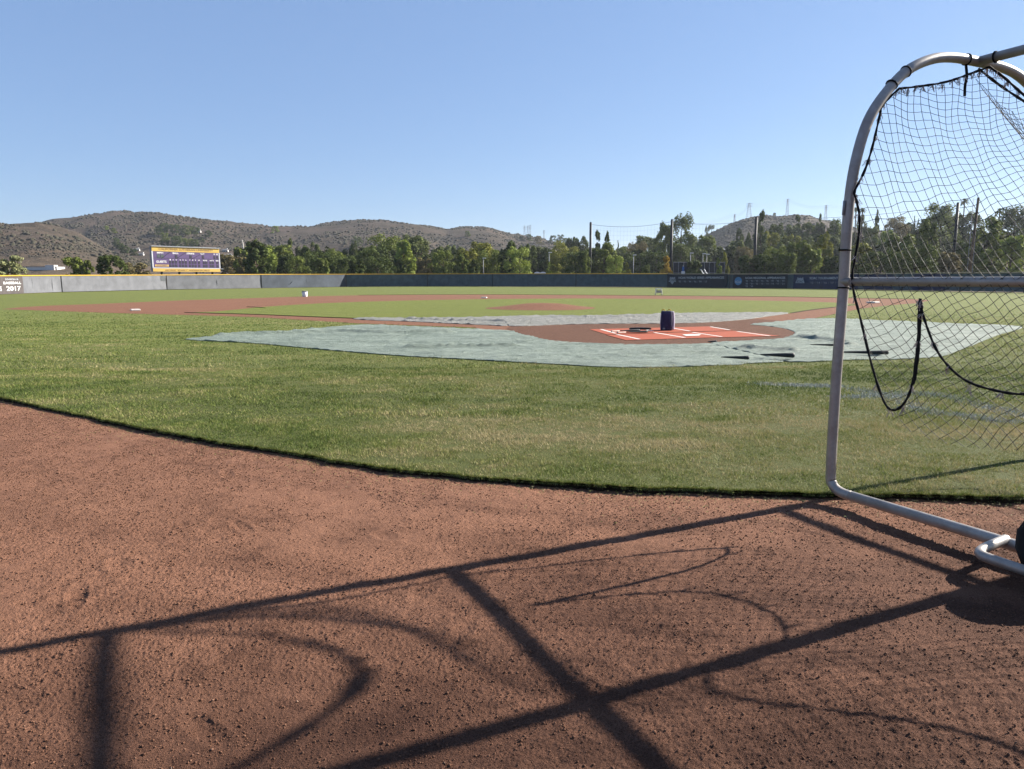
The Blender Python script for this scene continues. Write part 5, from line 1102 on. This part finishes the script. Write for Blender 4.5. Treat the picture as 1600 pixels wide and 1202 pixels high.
TREES = [  # px, top, width px, depth, kind, colour, row
 (4, 397, 62, 100, 'bush', 'pale', 0), (113, 402, 46, 118, 'bush', 'mid', 0), (136, 405, 20, 116, 'bush', 'mid', 0), (171, 399, 52, 119, 'bush', 'dark', 0), (212, 409, 46, 150, 'bush', 'brown', 1), (360, 396, 34, 180, 'round', 'brown', 1),
 (378, 388, 36, 170, 'round', 'mid', 1), (397, 379, 46, 150, 'tall', 'dark', 0), (414, 386, 34, 158, 'tall', 'bright', 0), (432, 381, 46, 190, 'round', 'mid', 1), (453, 374, 18, 200, 'cone', 'grey', 1), (448, 396, 22, 170, 'round', 'dark', 0), (464, 402, 34, 160, 'round', 'mid', 0), (478, 388, 34, 190, 'tall', 'dark', 1), (491, 381, 26, 210, 'tall', 'grey', 1), (497, 391, 44, 165, 'round', 'dark', 0), (522, 392, 44, 180, 'round', 'mid', 1), (537, 398, 40, 160, 'round', 'dark', 0), (553, 380, 18, 230, 'tall', 'grey', 1), (543, 387, 20, 230, 'round', 'dark', 1),
 (576, 390, 50, 165, 'round', 'dark', 0), (590, 384, 34, 190, 'round', 'dark', 1), (604, 369, 70, 205, 'wide', 'mid', 1), (590, 399, 40, 155, 'round', 'dark', 0), (650, 369, 54, 215, 'wide', 'grey', 1), (630, 379, 40, 165, 'tall', 'bright', 0), (665, 405, 32, 160, 'round', 'brown', 0), (690, 383, 34, 230, 'round', 'grey', 1),
 (693, 393, 42, 158, 'round', 'mid', 0), (712, 383, 26, 235, 'round', 'grey', 1), (727, 391, 40, 165, 'round', 'yel', 0), (722, 400, 26, 158, 'tall', 'mid', 0), (755, 380, 46, 190, 'wide', 'yel', 1), (770, 388, 44, 175, 'round', 'mid', 0), (779, 417, 7, 150, 'cone', 'bright', 0), (797, 381, 40, 165, 'tall', 'dark', 0), (812, 388, 46, 160, 'round', 'bright', 0),
 (824, 381, 26, 220, 'round', 'dark', 1), (840, 388, 44, 230, 'round', 'grey', 1), (858, 411, 14, 150, 'cone', 'bright', 0), (868, 414, 18, 152, 'round', 'yel', 0), (880, 379, 46, 205, 'wide', 'yel', 1), (866, 392, 42, 215, 'round', 'dark', 1), (899, 390, 44, 160, 'round', 'dark', 0), (914, 394, 20, 158, 'tall', 'mid', 0),
 (894, 370, 18, 330, 'round', 'dark', 2), (915, 371, 24, 330, 'tall', 'grey', 2), (902, 374, 12, 340, 'tall', 'dark', 2), (934, 361, 24, 200, 'cone', 'dark', 1), (948, 366, 24, 200, 'cone', 'dark', 1), (944, 380, 46, 165, 'tall', 'mid', 0), (925, 385, 30, 175, 'round', 'dark', 1), (963, 401, 34, 156, 'round', 'bright', 0), (980, 412, 16, 150, 'cone', 'yel', 0), (965, 377, 6, 300, 'cyp', 'dark', 2), (983, 384, 34, 260, 'round', 'mid', 2), (993, 380, 40, 240, 'round', 'brown', 2),
 (1010, 367, 36, 300, 'round', 'grey', 2), (1030, 378, 26, 250, 'round', 'grey', 2), (1000, 392, 50, 200, 'round', 'dark', 1), (1025, 393, 44, 195, 'round', 'dark', 1), (1009, 414, 13, 152, 'round', 'mid', 0), (1041, 401, 24, 150, 'cone', 'gold', 0), (1037, 352, 28, 235, 'euc', 'mid', 2), (1066, 337, 42, 230, 'round', 'grey', 2), (1064, 378, 34, 200, 'round', 'grey', 1), (1083, 409, 26, 148, 'round', 'dark', 0), (1097, 366, 36, 260, 'round', 'mid', 2), (1088, 386, 44, 210, 'round', 'dark', 1), (1112, 352, 11, 620, 'euc', 'dark', 3), (1106, 354, 9, 620, 'round', 'dark', 3),
 (1123, 405, 15, 148, 'cone', 'bright', 0), (1134, 395, 13, 155, 'tall', 'yel', 0), (1110, 384, 30, 230, 'round', 'dark', 1), (1130, 386, 30, 240, 'round', 'grey', 2), (1155, 360, 16, 280, 'tall', 'dark', 2), (1168, 366, 16, 270, 'tall', 'dark', 2), (1150, 374, 24, 280, 'round', 'mid', 2), (1191, 330, 26, 240, 'cone', 'dark', 2), (1186, 352, 16, 245, 'tall', 'dark', 2), (1212, 351, 30, 280, 'wide', 'dark', 2), (1205, 361, 28, 250, 'round', 'yel', 2), (1247, 336, 22, 330, 'cone', 'dark', 2), (1240, 350, 24, 320, 'round', 'grey', 2), (1262, 350, 28, 320, 'round', 'mid', 2), (1281, 337, 20, 320, 'cone', 'dark', 2), (1283, 350, 18, 320, 'round', 'dark', 2), (1305, 344, 22, 320, 'wide', 'mid', 2), (1210, 333, 5, 800, 'euc', 'dark', 3),
 (1172, 398, 32, 148, 'round', 'dark', 0), (1210, 387, 44, 152, 'round', 'mid', 0), (1196, 396, 26, 146, 'round', 'dark', 0), (1247, 380, 44, 150, 'round', 'mid', 0), (1230, 393, 26, 146, 'round', 'mid', 0), (1285, 368, 36, 165, 'tall', 'yel', 0), (1268, 388, 32, 150, 'round', 'bright', 0), (1300, 402, 26, 146, 'round', 'dark', 0), (1238, 366, 26, 250, 'round', 'yel', 2), (1260, 372, 26, 240, 'round', 'grey', 2), (1165, 384, 30, 220, 'round', 'brown', 2), (1225, 380, 30, 230, 'round', 'grey', 2), (1296, 365, 26, 260, 'round', 'grey', 2),
 (1345, 338, 20, 300, 'tall', 'grey', 2), (1371, 331, 15, 300, 'pine', 'grey', 2), (1399, 340, 38, 320, 'wide', 'brown', 2), (1416, 348, 26, 330, 'round', 'dark', 2), (1428, 340, 7, 260, 'cyp', 'dark', 2), (1435, 343, 6, 260, 'cyp', 'dark', 2), (1472, 320, 54, 260, 'wide', 'mid', 2), (1492, 330, 30, 270, 'round', 'dark', 2), (1519, 334, 34, 270, 'round', 'grey', 2), (1386, 358, 20, 260, 'round', 'bright', 2), (1412, 368, 48, 140, 'round', 'mid', 0), (1378, 390, 52, 130, 'round', 'dark', 0), (1345, 382, 46, 150, 'round', 'yel', 0), (1452, 350, 46, 150, 'tall', 'mid', 0), (1432, 386, 60, 130, 'round', 'dark', 0), (1484, 392, 30, 135, 'round', 'brown', 0), (1545, 342, 58, 150, 'tall', 'mid', 0), (1512, 372, 34, 160, 'round', 'dark', 0), (1590, 323, 70, 230, 'wide', 'dark', 2), (1583, 366, 34, 140, 'round', 'bright', 0), (1552, 392, 40, 130, 'round', 'mid', 0), (1640, 345, 70, 170, 'wide', 'dark', 1), (1362, 356, 22, 280, 'round', 'mid', 2),
 (181, 372, 13, 400, 'tall', 'dark', 3), (194, 384, 14, 380, 'round', 'dark', 3), (187, 380, 10, 390, 'round', 'dark', 3), (208, 388, 12, 380, 'bush', 'dark', 3), (166, 353, 9, 800, 'bush', 'bright', 3), (178, 356, 10, 800, 'bush', 'mid', 3), (256, 349, 16, 760, 'wide', 'dark', 3), (247, 355, 14, 740, 'bush', 'dark', 3), (272, 350, 16, 750, 'round', 'dark', 3), (289, 352, 18, 740, 'round', 'grey', 3), (303, 354, 14, 740, 'wide', 'dark', 3), (258, 364, 14, 640, 'round', 'mid', 3), (257, 374, 14, 560, 'round', 'dark', 3), (275, 369, 20, 600, 'wide', 'dark', 3), (293, 372, 16, 580, 'round', 'mid', 3), (303, 374, 14, 560, 'round', 'dark', 3), (315, 370, 10, 560, 'cone', 'dark', 3), (325, 360, 12, 700, 'bush', 'dark', 3), (430, 353, 13, 900, 'bush', 'bright', 3), (557, 369, 20, 650, 'bush', 'grey', 3), (730, 361, 10, 850, 'bush', 'mid', 3), (815, 368, 8, 900, 'bush', 'dark', 3), (826, 366, 12, 900, 'bush', 'dark', 3), (842, 368, 16, 880, 'bush', 'brown', 3), (864, 368, 14, 880, 'bush', 'dark', 3), (875, 367, 13, 800, 'round', 'dark', 3), (884, 372, 14, 800, 'bush', 'mid', 3), (378, 400, 22, 160, 'bush', 'brown', 0), (503, 404, 26, 150, 'bush', 'mid', 0), (556, 404, 30, 150, 'bush', 'dark', 0), (625, 404, 26, 150, 'bush', 'dark', 0), (742, 404, 24, 152, 'bush', 'dark', 0),
]
# ordinal wording within row, landmark side and look
def mark(px):
    return min(LM, key=lambda l: abs(l[0]-px))
buckets = {}
for i, t in enumerate(TREES):
    l = mark(t[0]); side = 'left' if t[0] < l[0] else 'right'; buckets.setdefault((l[1], side, t[4], t[5], t[6]), []).append(i)
ORD = ['nearest', 'second', 'third', 'fourth', 'fifth', 'sixth', 'seventh', 'eighth']
TLAB = {}
for (l, side, k, c, rw), ids in buckets.items():
    lx = [a for a, b in LM if b == l][0]; ids.sort(key=lambda i: abs(TREES[i][0]-lx))
    for j, i in enumerate(ids):
        w_ = '' if len(ids) == 1 else ORD[j]+' '
        nm = SHAPEW[k] if not (k == 'pine' and c == 'dark') else 'pine tree'
        if k == 'pine' and c != 'dark': nm = 'pine tree'
        TLAB[i] = f"{w_}{COLW[c]} {nm} {side} of {l}, {ROWW[rw]}"
for i, (px, top, w, D, kind, colr, row) in enumerate(TREES):
    T = AT(px, top, D); z0 = terr_at(px, D) if D > 128 else -.1
    h = max(T[2]-z0, 1.0)
    if row == 3: D = hit(px, top+w*(.95 if kind != 'tall' else 1.4), D); T = AT(px, top, D); z0 = terr_at(px, D); h = max(T[2]-z0, w/FPX*D*.8)
    wm = w/FPX*D; asp = wm/h
    sm = float(np.clip(round(h/4)*4, 4, 24)); aq = float(np.clip(round(asp*2)/2, .5, 2.0))
    me, tm, s0, a0 = tree_proto(kind, i % 2, colr, sm, aq)
    o = empty('tree' if kind != 'bush' else 'bush', (T[0], T[1], z0), TLAB[i], 'tree' if kind != 'bush' else 'bush', ['trees directly behind the fence', 'trees in the second row', 'trees on the rising slope', 'trees on the far hills'][row], rz=(i*2.399) % 6.28)
    sc = (wm*1.16/(s0*a0), wm*1.16/(s0*a0), h*1.02/s0)
    for nm, md in (('crown', me), ('trunk', tm)):
        c = bpy.data.objects.new(nm, md); COL.objects.link(c); c.parent = o; c.scale = sc
def palm(px, top, D, wpx, label):
    T = AT(px, top, D); z0 = terr_at(px, D); h = T[2]-z0; R = wpx/FPX*D/2; o = empty('palm_tree', (T[0], T[1], z0), label, 'palm', 'palms on the right slope'); r = random.Random(int(px))
    m = MB(); m.tube([(0, 0, -.3), (.1, 0, h*.5), (0, 0, h-R*.8)], [.3, .22, .2], 7); m.build('trunk', M['bark'], o, True)
    m = MB(); c = np.array([0, 0, h-R*.85])
    for k in range(34):
        a = r.uniform(0, 6.28); e = r.uniform(-.7, 1.3); d = np.array([math.cos(a)*math.cos(e), math.sin(a)*math.cos(e), math.sin(e)]); s = np.array([-math.sin(a), math.cos(a), 0]); P = [c+d*R*t*1.05+np.array([0, 0, -R*.45*t*t]) for t in (0, .35, .7, 1)]
        W_ = [.05, .16*R, .13*R, .02]; V = []
        for p, w_ in zip(P, W_): V += [p-s*w_+np.array([0, 0, -w_*.4]), p, p+s*w_+np.array([0, 0, -w_*.4])]
        m.add(V, [(3*i, 3*i+1, 3*i+4, 3*i+3) for i in range(3)]+[(3*i+1, 3*i+2, 3*i+5, 3*i+4) for i in range(3)])
    m.build('fronds', LEAF['dark'], o)
palm(1508, 307, 280, 16, 'tall fan palm just right of the net pole seen through the net'); palm(1338, 322, 290, 11, 'left palm of the close pair beside the cage post'); palm(1348.5, 322, 290, 12, 'right palm of the close pair beside the cage post'); palm(1563, 323, 250, 14, 'palm among the dark treetops near the right edge')
def woodland():
    """mass of trees behind the individual ones"""
    r = np.random.default_rng(77); Vs = []; px0 = []
    spec = [(x, 395+6*math.sin(x*.13)+4*math.sin(x*.041), 215+20*math.sin(x*.07)) for x in np.arange(388, 800, 13)]+[(x, 392+6*math.sin(x*.17), 225) for x in np.arange(800, 1160, 13)]+[(x, 384+6*math.sin(x*.2), 235) for x in np.arange(1150, 1640, 15)]+[(x, 365+6*math.sin(x*.23), 330) for x in np.arange(1180, 1640, 16)]+[(x, 398+5*math.sin(x*.2), 330) for x in np.arange(620, 1120, 20)]
    for x, y, D in spec:
        x += r.uniform(-5, 5); y += r.uniform(-4, 5); z0 = terr_at(x, D); T = AT(x, y, D); h = max(T[2]-z0, 3); wm = r.uniform(24, 34)/FPX*D
        C_, d, rr = crown_mesh('c', 'round', int(x*7) % 997, 2600); C_ = C_*np.array([wm, wm, h])+np.array([T[0], T[1], z0])
        nn = d+rr.normal(0, .5, d.shape); nn /= np.linalg.norm(nn, axis=1, keepdims=True); t = np.cross(nn, rr.normal(0, 1, nn.shape)); t /= np.linalg.norm(t, axis=1, keepdims=True); b = np.cross(nn, t); s = .30*rr.uniform(.6, 1.4, (len(C_), 1))
        Vs.append(np.stack([C_-t*s, C_-b*s*.6, C_+t*s, C_+b*s*.6], 1).reshape(-1, 3))
    V = np.concatenate(Vs); o = mesh_np('woodland', V, np.arange(len(V)).reshape(-1, 4), LEAF['wood']); tag(o, 'dark mass of merged treetops filling in behind the separate trees', 'woodland', kind='stuff')
woodland()

# ------------------------------------------------------------------ air
def haze():
    m = MB(); m.box((0, 900, 64.2), (1900, 1900, 65.8)); mt = bpy.data.materials.new('thin haze'); mt.use_nodes = True; t = mt.node_tree; t.nodes.clear()
    v = t.nodes.new('ShaderNodeVolumePrincipled'); v.inputs['Color'].default_value = (.80, .88, 1, 1); v.inputs['Density'].default_value = .00010; v.inputs['Anisotropy'].default_value = .3
    ou = t.nodes.new('ShaderNodeOutputMaterial'); t.links.new(v.outputs[0], ou.inputs['Volume'])
    o = m.build('haze', mt); tag(o, 'thin pale haze softening the far hills', 'haze', kind='stuff')
haze()

# surfaces photographed at a bright exposure: keep every base colour in its real range
for mt in bpy.data.materials:
    if not mt.use_nodes: continue
    k = .82 if ('white' in mt.name or 'lettering' in mt.name) else .66
    t = mt.node_tree
    for nd in list(t.nodes):
        sk = nd.inputs.get('Base Color') if nd.type == 'BSDF_PRINCIPLED' else (nd.inputs[0] if nd.type == 'BSDF_TRANSLUCENT' else None)
        if sk is None: continue
        if sk.is_linked:
            src = sk.links[0].from_socket; mx = t.nodes.new('ShaderNodeMix'); mx.data_type = 'RGBA'; mx.blend_type = 'MULTIPLY'; mx.inputs[0].default_value = 1; mx.inputs[7].default_value = (k, k, k, 1)
            t.links.new(src, mx.inputs[6]); t.links.new(mx.outputs[2], sk)
        else:
            c = sk.default_value; sk.default_value = (c[0]*k, c[1]*k, c[2]*k, 1)
